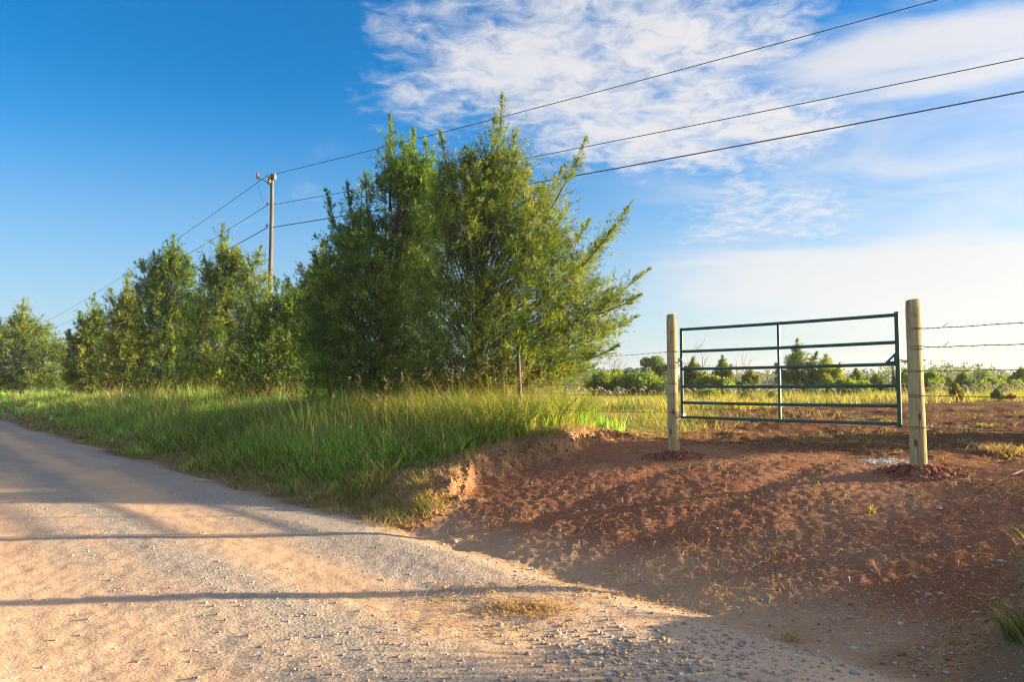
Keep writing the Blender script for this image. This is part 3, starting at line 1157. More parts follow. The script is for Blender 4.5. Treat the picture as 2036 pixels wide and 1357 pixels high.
# the big many-stemmed cedar by the driveway
pixel_cedar('cedar_tree', 'tallest fan shaped red cedar, right end of the row beside the driveway', 945, 17.6,
    [(305, 925, 1010), (350, 860, 1065), (400, 838, 1092), (450, 825, 1112), (500, 835, 1140), (550, 825, 1190), (600, 815, 1220),
     (650, 815, 1225), (700, 815, 1205), (745, 820, 1150), (800, 830, 1080)],
    [(955, 470, 1000, 190, 0, .50), (985, 420, 1026, 262, .3, .40), (960, 380, 985, 235, -.3, .36),
     (1000, 560, 1166, 278, -.2, .46), (1020, 480, 1122, 330, .5, .42), (1040, 520, 1130, 412, -.8, .45),
     (1020, 640, 1256, 402, .2, .46), (1080, 600, 1222, 452, -.5, .40), (1050, 560, 1170, 440, .6, .42),
     (1020, 700, 1290, 536, 0, .46), (1100, 650, 1270, 590, -.5, .42), (1060, 720, 1262, 632, .4, .40), (1060, 740, 1225, 690, -.5, .36),
     (1060, 745, 1180, 730, .2, .34), (905, 480, 876, 266, .2, .42), (890, 520, 900, 330, -.6, .42), (930, 500, 932, 300, .8, .4)],
    11, draw=.12, plume=1.7, leaf=.062, spray=.52, n_spray=2900, nl=66, trunk_r=.17, tint=(1.08, 1.04, .95), light=.51, gap=.37, wind=.32, tri_w=.10)

pixel_cedar('cedar_tree', 'dense dark cedar with twin narrow tops, left of the tallest cedar', 765, 19.6,
    [(325, 765, 845), (365, 740, 890), (410, 712, 905), (450, 685, 905), (500, 650, 890), (550, 625, 890), (600, 610, 890), (700, 600, 890), (760, 605, 880), (815, 625, 870)],
    [(775, 420, 776, 230, 0, .40), (810, 420, 822, 260, .4, .42), (840, 430, 848, 275, -.4, .40), (700, 540, 648, 382, .2, .36), (720, 530, 690, 368, -.2, .36),
     (740, 460, 726, 340, .6, .42), (680, 600, 622, 505, -.5, .40), (660, 650, 596, 600, .2, .42), (800, 380, 800, 275, -.6, .35)],
    12, draw=.12, plume=1.6, leaf=.068, spray=.54, n_spray=3000, nl=60, trunk_r=.17, tint=(.80, 1.0, .98), light=.47, gap=.29, tri_w=.11)

pixel_cedar('cedar_tree', 'pale yellow green cedar top behind the row, right of the power pole', 630, 27.0,
    [(520, 620, 660), (560, 588, 687), (620, 559, 706), (700, 548, 712), (790, 553, 717)],
    [(640, 600, 641, 477, 0, .5), (615, 600, 598, 528, .2, .45), (600, 620, 572, 556, -.3, .42), (655, 600, 670, 515, .3, .45)],
    13, leaf=0.072, spray=0.63, n_spray=800, nl=66, tri_w=.12, trunk_r=.13, tint=(1.12, 1.02, .95), light=.54)

pixel_cedar('cedar_tree', 'low shaded cedar mass in front of the power pole', 560, 24.6,
    [(575, 530, 600), (610, 497, 653), (660, 471, 684), (720, 453, 702), (805, 453, 717)],
    [(550, 650, 546, 556, 0, .45), (580, 650, 592, 575, -.4, .45), (520, 660, 500, 590, .2, .45), (620, 680, 645, 610, -.6, .42)],
    14, leaf=0.068, spray=0.63, n_spray=1150, nl=66, tri_w=.12, trunk_r=.12, tint=(.85, .95, .95), light=.43)

pixel_cedar('cedar_tree', 'sunlit pointed cedar just left of the power pole', 450, 31.5,
    [(500, 430, 475), (540, 403, 507), (600, 382, 536), (660, 367, 551), (720, 360, 555), (800, 366, 554)],
    [(442, 570, 441, 445, 0, .62), (465, 570, 472, 492, .3, .55), (485, 580, 518, 492, -.2, .5), (425, 580, 405, 508, .3, .5), (505, 620, 528, 545, .2, .5)],
    15, leaf=0.083, spray=0.71, n_spray=1300, nl=66, tri_w=.12, trunk_r=.15, light=.52)

pixel_cedar('cedar_tree', 'broad dark cedar with a loose feathery top, fourth from the left', 335, 36.5,
    [(500, 320, 362), (540, 288, 392), (600, 275, 407), (660, 269, 414), (720, 264, 417), (795, 276, 414)],
    [(340, 570, 345, 468, 0, .7), (320, 570, 306, 506, .3, .6), (305, 590, 280, 520, 0, .55), (360, 570, 378, 515, .2, .6), (300, 620, 272, 570, 0, .5)],
    16, leaf=0.094, spray=0.80, n_spray=1300, nl=66, tri_w=.12, trunk_r=.17, tint=(.88, .95, .95), light=.43)

pixel_cedar('cedar_tree', 'olive cedar with a slender bare streaked spire, third from the left', 250, 47.0,
    [(585, 242, 270), (630, 223, 284), (690, 210, 297), (740, 204, 300), (785, 211, 297)],
    [(252, 650, 256, 540, 0, .8), (235, 650, 220, 575, .3, .65), (265, 640, 272, 590, 0, .65)],
    17, leaf=0.112, spray=0.92, n_spray=950, nl=66, tri_w=.12, trunk_r=.16, tint=(1.15, 1.0, .95), light=.50)

pixel_cedar('cedar_tree', 'small open cedar with ragged tips, second from the left', 182, 50.0,
    [(625, 178, 200), (660, 156, 217), (700, 141, 230), (740, 132, 236), (782, 140, 235)],
    [(185, 690, 188, 587, 0, .75), (170, 690, 158, 624, .3, .65), (162, 710, 136, 660, 0, .6), (200, 690, 212, 632, 0, .65)],
    18, leaf=0.115, spray=0.92, n_spray=850, nl=66, tri_w=.12, trunk_r=.15, light=.46, gap=.34)

pixel_cedar('cedar_tree', 'wide layered cedar at the far left edge of the row', 45, 64.0,
    [(630, 30, 62), (655, -7, 92), (690, -43, 130), (725, -61, 156), (775, -51, 156)],
    [(42, 680, 46, 596, 0, 1.1), (20, 690, -2, 640, .3, 1.0), (75, 690, 97, 648, 0, .95), (95, 715, 137, 684, 0, .8)],
    19, leaf=0.144, spray=1.26, n_spray=950, nl=66, tri_w=.12, trunk_r=.2, tint=(1.05, 1.0, .9), light=.54)

# cedar standing in the field outside the picture on the sun's side; its shadow crosses the road
_b = (14.6, 13.4, gz(14.6, 13.4))
_e, _s = cone_cedar(np.random.default_rng(5), 3.3, 2.2)
cedar('cedar_tree', 'broad cedar in the field past the right edge, shading the far road', _b, _e, _s, 21, leaf=.16, spray=.8, n_spray=420, nl=42, trunk_r=.12, gap=.1)

# ------------------------------------------------------------------ power line
POLE = Vector((-10.75, 35.0, 0))


def power_pole(base, top_z, label, arm=True):
    z0 = gz(base.x, base.y)
    root = empty('utility_pole', (base.x, base.y, z0))
    tag(root, label, 'utility pole')
    H = top_z - z0
    mb = MB()
    n = 10
    mb.tube([(0.01 * math.sin(i), 0, -.4 + (H + .4) * i / n) for i in range(n + 1)], [.115 - .035 * i / n for i in range(n + 1)], 14)
    mb.build('pole', M_POLE, root)
    for sx in (-.09, .13):
        mb = MB()
        zz = H - (.02 if sx > 0 else .14)
        prof = [(0, .05), (.02, .085), (.06, .06), (.10, .095), (.14, .06), (.18, .09), (.22, .06), (.26, .075), (.30, .045)]
        mb.tube([(sx, -.11, zz - .28 + q) for q, _ in prof], [q for _, q in prof], 12)
        mb.build('insulator', M_GREYCER, root)
    if arm:
        mb = MB()
        mb.tube([(-.08, 0, H - .50), (-.35, -.02, H - .30), (-.62, -.02, H - .20)], .028, 8)
        a = mb.build('arm', M_STEEL, root)
        mb = MB()
        mb.tube([(-.66, -.02, H - .22), (-.66, -.02, H - .16), (-.66, -.02, H + .02), (-.66, -.02, H + .06)], [.03, .052, .052, .03], 10)
        mb.build('arrester', M_CERAM, a)
    for dz, s in ((1.38, -.17), (2.35, -.16)):
        mb = MB()
        mb.tube([(s - .03, -.03, H - dz - .07), (s - .03, -.03, H - dz), (s - .03, -.03, H - dz + .07)], [.035, .05, .035], 8)
        mb.tube([(-.08, 0, H - dz), (s, -.02, H - dz)], .018, 6)
        mb.build('spool_bracket', M_STEEL, root)
    mb = MB()
    mb.tube([(-.66, -.02, H - .2), (-.6, -.05, H - .6), (-.48, -.08, H - 1.0), (-.36, -.05, H - 1.35)], .006, 5)
    if arm:
        mb.build('lead_wire', M_WIRE, root)
    return root


PT = at(535, 346, 35.0).z
power_pole(POLE, PT, 'weathered wooden power pole rising behind the cedar row')
PR2 = Vector((39.0, 2.0, 0))
PL2 = Vector((-70.0, 116.0, 0))
power_pole(PR2, PT + .4, 'wooden power pole past the right edge of the view', False)
power_pole(PL2, PT - .3, 'distant wooden power pole hidden behind the far left cedar', False)


def line_wire(label, a, b, sag, r):
    mb = MB()
    n = 28
    a, b = Vector(a), Vector(b)
    pts = []
    for i in range(n + 1):
        q = i / n
        p = a.lerp(b, q)
        p.z -= sag * 4 * q * (1 - q)
        pts.append(p)
    mb.tube(pts, r, 6)
    o = mb.build('power_line', M_WIRE, origin=a)
    o.location = a
    tag(o, label, 'power line')


z1, z2, z3 = at(537, 348, 35).z, at(537, 408, 35).z, at(537, 453, 35).z
for (za, lab, r_, px, py) in ((z1, 'topmost thin power line', .013, 1862, 0), (z2, 'middle power line', .013, 2036, 115), (z3, 'lowest and thickest power line', .019, 2036, 182)):
    # the wire hangs in the vertical plane of the two poles; its sag is what the photograph shows at the frame edge
    dd = pxdir(px, py)
    d2 = PR2 - POLE
    kx = dd.x / dd.y
    tq = (kx * POLE.y - POLE.x) / (d2.x - kx * d2.y)
    yy = POLE.y + d2.y * tq
    zq = at(px, py, yy).z
    sag = .5
    zend = za + (zq + sag * 4 * tq * (1 - tq) - za) / tq
    line_wire(lab + ' running right from the pole across the sky', (POLE.x + .1, POLE.y - .1, za), (PR2.x, PR2.y, zend), sag, r_)
    line_wire(lab + ' running left from the pole down behind the cedars', (POLE.x - .15, POLE.y - .1, za - .02), (PL2.x, PL2.y, za - .3), .6, r_)

# ------------------------------------------------------------------ trees and shrubs in the field
def shrub(name, label, px, Y, top, halfw, seed, kind='leaf', group=None, cat='shrub', tint=(1, 1, 1), n=7500, leaf=.14):
    """rounded broadleaf shrub or tree: stems with leaves clustered in lobes"""
    r = np.random.default_rng(seed)
    b = tree_base(px, Y)
    H = at(px, top, Y).z - b[2]
    W = halfw * Y / F
    root = empty(name, b)
    tag(root, label, cat, group)
    k = 16
    cen = np.stack([r.normal(size=k) * W * .5, r.normal(size=k) * W * .5, H * (.25 + .6 * r.random(k))], 1)
    cen[0] = (0, 0, H * .82)
    rad = (.22 + .2 * r.random(k)) * min(W, H) * 1.0
    pick = r.integers(0, k, n)
    dv = unit(r.normal(size=(n, 3)))
    pos = cen[pick] + dv * (rad[pick] * (.35 + .75 * r.random(n) ** .6))[:, None] * np.array([1.15, 1.15, .95])
    pos[:, 2] = np.abs(pos[:, 2])
    dirs = unit(dv * .8 + r.normal(size=(n, 3)) * .8 + np.array([0, 0, .3]))
    ln = leaf * (.6 + .8 * r.random(n))
    tone = np.clip(.5 + r.normal(size=n) * .22 + r.normal(size=k)[pick] * .12, 0, 1)[:, None]
    c = (np.array([.08, .16, .035]) * (1 - tone) + np.array([.22, .29, .065]) * tone) * np.array(tint)
    mb = MB()
    for i in range(k):
        mid = cen[i] * np.array([.5, .5, .55])
        mb.tube([(0, 0, -.1), tuple(mid), tuple(cen[i])], [.03 * H / 2.5, .02 * H / 2.5, .006], 5)
    mb.build('stems', M_BARK, root)
    obj_from('foliage', leaf_mesh(name + '_foliage', pos, dirs, ln, ln * .32, c, r, True), M_LEAF, root)
    return root


def bare_tree(label, px, Y, top, seed, spread=.35, forks=3, group=None):
    r = random.Random(seed)
    b = tree_base(px, Y)
    H = at(px, top, Y).z - b[2]
    root = empty('bare_tree', b)
    tag(root, label, 'bare tree', group)
    mbt, mb = MB(), MB()

    def grow(p, d, L, rad, lev):
        pts = [p]
        q = p.copy()
        dd = d.copy()
        for i in range(4):
            dd = (dd + Vector((r.gauss(0, .13), r.gauss(0, .13), .05))).normalized()
            q = q + dd * L / 4
            pts.append(q.copy())
        (mbt if lev == 0 else mb).tube(pts, [rad * (1 - .16 * i) for i in range(5)], 5 if lev == 0 else 3)
        if lev >= 3:
            return
        for i in range(forks + (1 if lev < 2 else 0)):
            k = r.randint(1, 4)
            a = r.uniform(0, 6.28)
            nd = (dd + Vector((math.cos(a), math.sin(a), .1)) * (spread + r.uniform(0, .5))).normalized()
            grow(pts[k], nd, L * r.uniform(.45, .75), max(rad * .55, .012), lev + 1)
    grow(Vector((0, 0, -.1)), Vector((r.gauss(0, .06), 0, 1)), H * .55, .06 * H / 3, 0)
    mbt.build('trunk', M_DEAD, root)
    mb.build('branches', M_DEAD, root)
    return root


def small_cedar(label, px, Y, top, halfw, seed, group=None, name='cedar_tree', light=.5, tint=(1, 1, 1), n=170, leaf=None, trunk_r=None):
    r = np.random.default_rng(seed)
    b = tree_base(px, Y)
    H = at(px, top, Y).z - b[2]
    S = halfw * Y / F
    env, sp = cone_cedar(r, H, S)
    return cedar(name, label, b, env, sp, seed, leaf=leaf or .0036 * Y, spray=max(.25 * S + .12 * H, .12), n_spray=n, nl=36, tint=tint,
                 trunk_r=trunk_r or .03 * H, group=group, light=light, gap=.25, gap_scale=3.0 / max(S, .3))


GRP = 'cedars scattered across the field'
small_cedar('tallest pointed cedar in the field, seen through the gate right of its brace', 1585, 46, 674, 46, 41, GRP, light=.5)
small_cedar('bushy lower cedar right beside the pointed field cedar', 1640, 45, 706, 48, 42, GRP, light=.62, tint=(1.2, 1.12, .9))
small_cedar('slim dark cedar in the field, left half of the gate', 1436, 52, 709, 22, 43, GRP, light=.5)
small_cedar('dark cedar close behind the left end of the gate', 1378, 48, 712, 26, 44, GRP, light=.52)
small_cedar('small round cedar between the gate brace and the slim cedar', 1492, 54, 736, 18, 45, GRP, light=.55)
small_cedar('dark cedar right of the bushy one, seen through the gate', 1702, 50, 735, 22, 46, GRP, light=.45)
small_cedar('short dark cedar seen near the chain end of the gate', 1742, 52, 748, 20, 47, GRP, light=.42)
small_cedar('cedar just behind the right gate post, left of the post', 1800, 46, 736, 26, 48, GRP, light=.5)
small_cedar('low dark cedar in the field right of the right post', 1916, 52, 744, 30, 49, GRP, light=.45)
small_cedar('cedar at the right edge of the field behind the wires', 2030, 50, 733, 30, 50, GRP, light=.5)
small_cedar('bluish cedar beyond the low dark one, right of the right post', 1884, 75, 752, 24, 51, GRP, light=.5)
small_cedar('little dark cedar below the field trees near the right frame edge', 1990, 62, 752, 26, 52, GRP, light=.5)

SG = 'broadleaf shrubs along the field edge'
shrub('shrub', 'low bright green shrub in the gap right of the big cedar', 1205, 44, 738, 34, 61, group=SG, tint=(1.1, 1.1, .9))
shrub('shrub', 'low green shrub touching the left side of the hinge post', 1290, 44, 747, 44, 62, group=SG, tint=(1.1, 1.15, .9))
shrub('broadleaf_tree', 'grey green broadleaf tree left of the hinge post', 1285, 60, 706, 40, 63, tint=(.8, .9, 1.25), cat='tree', n=11000)
shrub('shrub', 'yellow green shrub behind the left third of the gate', 1420, 43, 752, 34, 64, group=SG, tint=(1.35, 1.25, .8))
shrub('shrub', 'bright shrub at the foot of the bushy field cedar', 1680, 40, 754, 30, 65, group=SG, tint=(1.25, 1.2, .8), n=6000)
shrub('shrub', 'tall green shrub standing just right of the right post', 1845, 42, 742, 34, 66, group=SG, tint=(1.05, 1.1, .85))
shrub('broadleaf_tree', 'round crowned dark tree in the field, right of the right post', 1958, 66, 737, 26, 67, tint=(.8, .95, 1.1), cat='tree')
shrub('shrub', 'wide low shrub under the round crowned tree', 1975, 48, 757, 60, 68, group=SG, tint=(1.1, 1.1, .85))
shrub('shrub', 'small shrub between the slim cedar and the gate brace', 1470, 44, 760, 20, 69, group=SG, tint=(1.2, 1.15, .85), n=4000)

bare_tree('bare grey tree rising behind the left end of the gate', 1392, 56, 664, 71, .35)
bare_tree('leafless tree in the gap between the big cedar and the hinge post', 1218, 62, 696, 72, .5)
bare_tree('leafless twiggy tree just left of the hinge post', 1318, 64, 694, 73, .4)
BG = 'thin leafless saplings behind the gate'
for i, (px, tp) in enumerate(((1468, 702), (1483, 696), (1500, 704), (1516, 712))):
    bare_tree(('leftmost', 'second from left', 'third from left', 'rightmost')[i] + ' of four thin leafless saplings between slim cedar and gate brace', px, 58, tp, 80 + i, .18, 2, BG)
bare_tree('leafless sapling above the trees right of the right post', 1938, 64, 722, 90, .15, 2)
bare_tree('leafless sapling nearest the right edge of the frame', 1988, 60, 722, 91, .2, 2)

KG = 'knee high cedar seedlings on the field edge'
small_cedar('knee high cedar seedling nearest the right post', 1900, 35, 764, 17, 101, KG, 'cedar_seedling', leaf=.07, n=70, light=.5, tint=(1.3, 1.0, .7), trunk_r=.02)
small_cedar('dark round cedar seedling in front of the right hand wires', 1982, 35, 774, 14, 102, KG, 'cedar_seedling', leaf=.07, n=70, light=.4, trunk_r=.02)
small_cedar('reddish scrappy seedling rightmost on the field edge', 2010, 35, 784, 10, 103, KG, 'cedar_seedling', leaf=.06, n=40, tint=(2.0, .9, .7), trunk_r=.02)
small_cedar('green seedling below the fourth gate rail left of the brace', 1482, 35, 779, 16, 104, KG, 'cedar_seedling', leaf=.08, n=70, light=.6, trunk_r=.02)
small_cedar('green seedling just right of the gate brace', 1535, 35, 780, 18, 105, KG, 'cedar_seedling', leaf=.08, n=70, light=.62, trunk_r=.02)
shrub('weed_clump', 'leafy weed clump below the fourth rail near the hinge end', 1408, 35, 775, 24, 106, cat='weeds', n=1800, leaf=.08, tint=(1.3, 1.2, .8))

# far wood closing the view
def far_wood():
    r = np.random.default_rng(200)
    n = 70000
    k = 1000
    a = np.radians(-45 + 100 * r.random(k))
    d = 210 + 130 * r.random(k)
    cx_, cy_ = d * np.sin(a), d * np.cos(a)
    hh = (8.2 + 3.2 * r.random(k)) * (.75 + .25 * np.sin(a * 23) * np.sin(a * 7 + 1)) * d / 260
    base = ground_z(cx_, cy_)
    rad = 2.2 + 2.2 * r.random(k)
    pick = r.integers(0, k, n)
    dv = unit(r.normal(size=(n, 3)))
    q = r.random(n)
    pos = np.stack([cx_[pick], cy_[pick], base[pick] + hh[pick] * (.15 + .7 * q)], 1) + dv * (rad[pick] * (1.1 - .6 * q))[:, None] * np.array([1.2, 1.2, .55])
    pos[:, 2] = np.maximum(pos[:, 2], base[pick])
    ln = .7 + .8 * r.random(n)
    tone = np.clip(.5 + r.normal(size=k)[pick] * .25 + r.normal(size=n) * .15, 0, 1)[:, None]
    c = np.array([.05, .095, .03]) * (1 - tone) + np.array([.12, .16, .05]) * tone
    o = obj_from('distant_wood', leaf_mesh('distant_wood', pos, unit(dv + r.normal(size=(n, 3)) * .7), ln, ln * .4, c, r, True), M_LEAF)
    tag(o, 'hazy distant wood along the horizon behind the field', 'wood', kind='stuff')


far_wood()

# ------------------------------------------------------------------ grass
def z_of(u, v):
    return height(u, v)


def bank_points(r, n, u0, u1, v0, v1, power=1.0):
    u = u0 + (u1 - u0) * r.random(n) ** power
    v = v0 + (v1 - v0) * r.random(n)
    m = drive_mask(u, v)
    e = road_edge(u)
    edge = e + .45 + (fbm(u * 1.3, v * 1.3, 121, 3) - .5) * .9
    keep = (m < .14) & (v > edge) & ((u < 4) | (u - cut_left(u, v) > np.where(v < 8.6, .35, .1) + 1.0 * fbm(u * 1.1, v * 1.1, 123, 3)))
    u, v = u[keep], v[keep]
    x, y = xy(u, v)
    return u, v, np.stack([x, y, height(u, v)], 1), (v - edge[keep])


def clumps(r, p, din, u, v, nbl, wid, P_, H_, W_, L_, C_, A_):
    """tussocks: blades fan out from each clump centre; one height, hue and lean per clump"""
    n = len(p)
    big = fbm(u * .7, v * .7, 131, 3)
    hc = np.interp(din, [0, .4, 1.0, 2.2, 3.6, 5], [.13, .27, .40, .50, .64, .70]) * (.15 + 1.35 * big) * (.45 + 1.0 * r.random(n))
    hc = hc * np.clip(.38 + .36 * np.maximum(u - cut_left(u, v) - .3, 0), .38, 1)
    dryp = np.interp(din, [0, .35, .9], [.8, .35, .08]) + .28 * (fbm(u * .8, v * .8, 137, 2) > .60)
    isdry = r.random(n) < dryp
    a = r.random((n, 1))
    patch = fbm(u * .45, v * .45, 135, 3)[:, None]
    cc = np.array([.17, .43, .08]) * (1 - a) + np.array([.34, .56, .10]) * a
    cc = np.where(r.random((n, 1)) < .18, np.array([.30, .34, .06]), cc) * (.7 + .6 * patch)
    cc = np.where(isdry[:, None], np.array([.40, .30, .16]) * (.6 + .6 * a), cc)
    ph = r.random(n) * 6.28
    R_ = lambda q: np.repeat(q, nbl, 0)
    m = n * nbl
    az = r.random(m) * 6.28
    off = r.random(m) ** .6 * R_(.03 + .09 * hc)
    q = R_(p).copy()
    q[:, 0] += np.cos(az) * off
    q[:, 1] += np.sin(az) * off
    P_.append(q)
    H_.append(R_(hc) * (.45 + .7 * r.random(m)))
    W_.append(wid * (.5 + .9 * r.random(m)))
    L_.append(.12 + .85 * r.random(m) ** 1.4)
    mixed = np.where((r.random(m) < .10)[:, None], np.array([.42, .32, .17]), R_(cc))
    C_.append(mixed * (.75 + .5 * r.random((m, 1))) * R_(.45 + 1.15 * r.random((n, 1))))
    A_.append(np.where(r.random(m) < .7, az, R_(ph)) + r.normal(size=m) * .5)


def bank_grass():
    r = np.random.default_rng(301)
    near = [[] for _ in range(6)]
    far = [[] for _ in range(6)]
    for (n, u0, u1, wid, nbl, dst) in ((8300, 7.6, 17, .0165, 7, near), (6800, 17, 34, .022, 7, far), (5200, 34, 95, .042, 7, far)):
        u, v, p, din = bank_points(r, n, u0, u1, 4.4, 11.5 if u0 < 30 else 14, 1.0 if u0 < 30 else 1.4)
        k = r.random(len(u)) < (.35 + 1.1 * fbm(u * 1.6, v * 1.6, 133, 3))
        clumps(r, p[k], din[k], u[k], v[k], nbl, wid, *dst)
    q = [np.concatenate(z_) for z_ in near]
    grass('tall_grass', q[0], q[1], q[2], q[3], q[4], r, 'tall green roadside grass on the near bank below the largest cedar', 'grass', flat=q[5])
    q = [np.concatenate(z_) for z_ in far]
    grass('tall_grass', q[0], q[1], q[2], q[3], q[4], r, 'tall green roadside grass running off along the road to the left', 'grass', flat=q[5], seg=2)
    # taller stalks with drying seed heads
    n = 5200
    u, v, p, din = bank_points(r, n, 7.8, 45, 5.0, 10.5, 1.6)
    k = r.random(len(u)) < np.clip(.1 + din * .25, 0, 1)
    u, v, p = u[k], v[k], p[k]
    h = .6 + .6 * r.random(len(u))
    col = np.where((r.random(len(u)) < .5)[:, None], np.array([.38, .30, .15]), np.array([.20, .24, .06])) * (.7 + .5 * r.random((len(u), 1)))
    hd = np.tile([.34, .26, .13], (len(u), 1))
    grass('seed_stalk_grass', p, h, np.full(len(u), .007) * (1 + u * .02), .15 + .45 * r.random(len(u)), col, r,
          'thin tan seed stalks standing above the roadside grass', 'grass', tipdark=hd, seg=4)
    ii = r.choice(len(p), 650, replace=False)
    az2 = r.random(len(ii)) * 6.28
    tip = p[ii] + np.stack([np.cos(az2) * .1, np.sin(az2) * .1, h[ii] * .95], 1)
    q = np.repeat(tip, 7, 0) + r.normal(size=(len(ii) * 7, 3)) * np.array([.02, .02, .05])
    dv = unit(r.normal(size=q.shape) * .6 + np.array([.3, 0, .8]))
    ln = (.02 + .02 * r.random(len(q))) * (1 + np.repeat(u[ii], 7) * .015)
    o = obj_from('seed_heads', leaf_mesh('seed_heads', q, dv, ln, ln * .22, np.tile([.42, .33, .16], (len(q), 1)) * (.5 + .6 * r.random((len(q), 1))), r, True), M_GRASS)
    tag(o, 'loose tan seed heads among the roadside grass', 'grass', kind='stuff')
    # broad arching leaves, johnson grass, near the fence
    n = 5200
    u, v, p, din = bank_points(r, n, 8.2, 22, 4.9, 8.0)
    h = .22 + .34 * r.random(len(u))
    grass('broad_leaf_grass', p, h, .016 + .014 * r.random(len(u)), .4 + .8 * r.random(len(u)), blade_cols(r, len(u), .10, .35) * (.6 + .9 * r.random((len(u), 1))), r,
          'broad bladed weeds and grass low on the roadside bank', 'grass', seg=3, bend=.8)
    n = 7000
    u, v, p, din = bank_points(r, n, 8.8, 15.5, 7.0, 10.6)
    h = .42 + .48 * r.random(len(u))
    c = blade_cols(r, len(u), .14, .55) * 1.15
    grass('broad_leaf_grass', p, h, .014 + .012 * r.random(len(u)), .35 + .7 * r.random(len(u)), c, r,
          'broad arching green grass leaves round the old fence post', 'grass', seg=4, bend=.75)


bank_grass()


def field_grass():
    r = np.random.default_rng(311)
    P_, H_, W_, L_, C_ = [], [], [], [], []
    # tall grass beyond the dirt
    n = 40000
    Y = 25 + 40 * r.random(n) ** 1.5
    X = Y * (-.16 + .90 * r.random(n))
    u, v = uv(X, Y)
    start = 29.5 + (X / Y - .3) * 16 + (fbm(X * .35, Y * .35, 141, 3) - .5) * 6
    k = (Y > start) & (v > 12)
    X, Y = X[k], Y[k]
    p = np.stack([X, Y, ground_z(X, Y)], 1)
    h = (.34 + .36 * fbm(X * .5, Y * .5, 143, 3)) * (.6 + .7 * r.random(len(X)))
    a = r.random((len(X), 1))
    c = np.array([.27, .29, .07]) * (1 - a) + np.array([.45, .39, .16]) * a
    gpatch = (fbm(X * .4, Y * .4, 147, 3) > .58)[:, None]
    c = np.where(gpatch, c * np.array([.6, .85, .6]), c)
    P_.append(p); H_.append(h); W_.append(.022 + .018 * r.random(len(X))); L_.append(.3 + .5 * r.random(len(X))); C_.append(c)
    # green strip left of the hinge post, behind the fence
    n = 26000
    u = 7.2 + 16 * r.random(n) ** 1.2
    v = 9.2 + 13 * r.random(n)
    lim = 8.4 + (fbm(u * .8, v * .8, 149, 3) - .5) * 3 + (v - 9.5) * .22
    thin = fbm(u * .7, v * .7, 150, 3)
    lim = lim + 1.0
    xs, ys = xy(u, v)
    k = (u > lim) & (r.random(n) < np.clip((thin - .25) * 2.2, 0, 1)) & ((xs / ys < .19 + .10 * thin) | (r.random(n) < .10))
    u, v = u[k], v[k]
    x, y = xy(u, v)
    p = np.stack([x, y, height(u, v)], 1)
    h = (.10 + .26 * fbm(u * .9, v * .9, 151, 3)) * (.6 + .8 * r.random(len(u)))
    P_.append(p); H_.append(h); W_.append(.009 + .007 * r.random(len(u))); L_.append(.3 + .6 * r.random(len(u)))
    C_.append(blade_cols(r, len(u), .35, .55) * 1.1)
    # short sparse tufts in the tilled dirt
    nt_, nbld = 620, 12
    Y = 12.0 + 22 * r.random(nt_)
    X = Y * (.12 + .58 * r.random(nt_))
    u, v = uv(X, Y)
    k = (v > 10) & (fbm(X * .6, Y * .6, 153, 3) > .50)
    X, Y = X[k], Y[k]
    bx = np.repeat(X, nbld) + r.normal(size=len(X) * nbld) * .09
    by = np.repeat(Y, nbld) + r.normal(size=len(X) * nbld) * .09
    p = np.stack([bx, by, ground_z(bx, by)], 1)
    P_.append(p); H_.append(.04 + .09 * r.random(len(bx))); W_.append(np.full(len(bx), .009)); L_.append(.4 + .7 * r.random(len(bx)))
    C_.append(blade_cols(r, len(bx), .35, .6) * 1.1)
    P_, H_, W_, L_, C_ = map(np.concatenate, (P_, H_, W_, L_, C_))
    grass('field_grass', P_, H_, W_, L_, C_, r, 'sunlit yellow green grass growing across the field', 'grass', seg=2)
    # drooping plume heads over the far grass
    n = 420
    Y = 36 + 6 * r.random(n)
    X = Y * (.04 + .62 * r.random(n))
    k = fbm(X * .5, Y * .5, 157, 3) > .45
    X, Y = X[k], Y[k]
    zz = ground_z(X, Y)
    mb = MB()
    for x, y, z in zip(X, Y, zz):
        H = random.uniform(.5, .78)
        s = random.choice((-1, 1, 1))
        L = random.uniform(.16, .30)
        pts = [(x, y, z), (x + .03 * s, y, z + H * .7), (x + .08 * s, y, z + H)]
        mb.tube(pts, .006, 3, False)
        pts = [(x + .08 * s, y, z + H), (x + .08 * s + L * .4 * s, y, z + H + .05), (x + .08 * s + L * .75 * s, y, z + H + .01), (x + .08 * s + L * s, y, z + H - .09)]
        mb.tube(pts, [.008, .022, .024, .006], 4)
    o = mb.build('plume_grass', mat_simple('plume', (.36, .30, .15), (.55, .48, .28), 20, .9))
    tag(o, 'drooping pale plume heads above the field grass', 'grass', kind='stuff')


field_grass()


def side_grass():
    """coarse tufts on the right hand bank, mostly just outside the frame"""
    r = np.random.default_rng(321)
    n = 9000
    u = -4.5 + 6.6 * r.random(n)
    v = 4.7 + 3.2 * r.random(n)
    m = drive_mask(u, v)
    k = (m < .10) & (r.random(n) < .25 + .9 * (fbm(u * 1.8, v * 1.8, 161, 2) > .45)) & (u < 1.45)
    u, v = u[k], v[k]
    x, y = xy(u, v)
    p = np.stack([x, y, height(u, v)], 1)
    grass('verge_grass', p, .25 + .45 * r.random(len(u)), .007 + .006 * r.random(len(u)), .3 + .7 * r.random(len(u)), blade_cols(r, len(u), .3, .3), r,
          'coarse grass on the right hand bank of the driveway', 'grass')


side_grass()


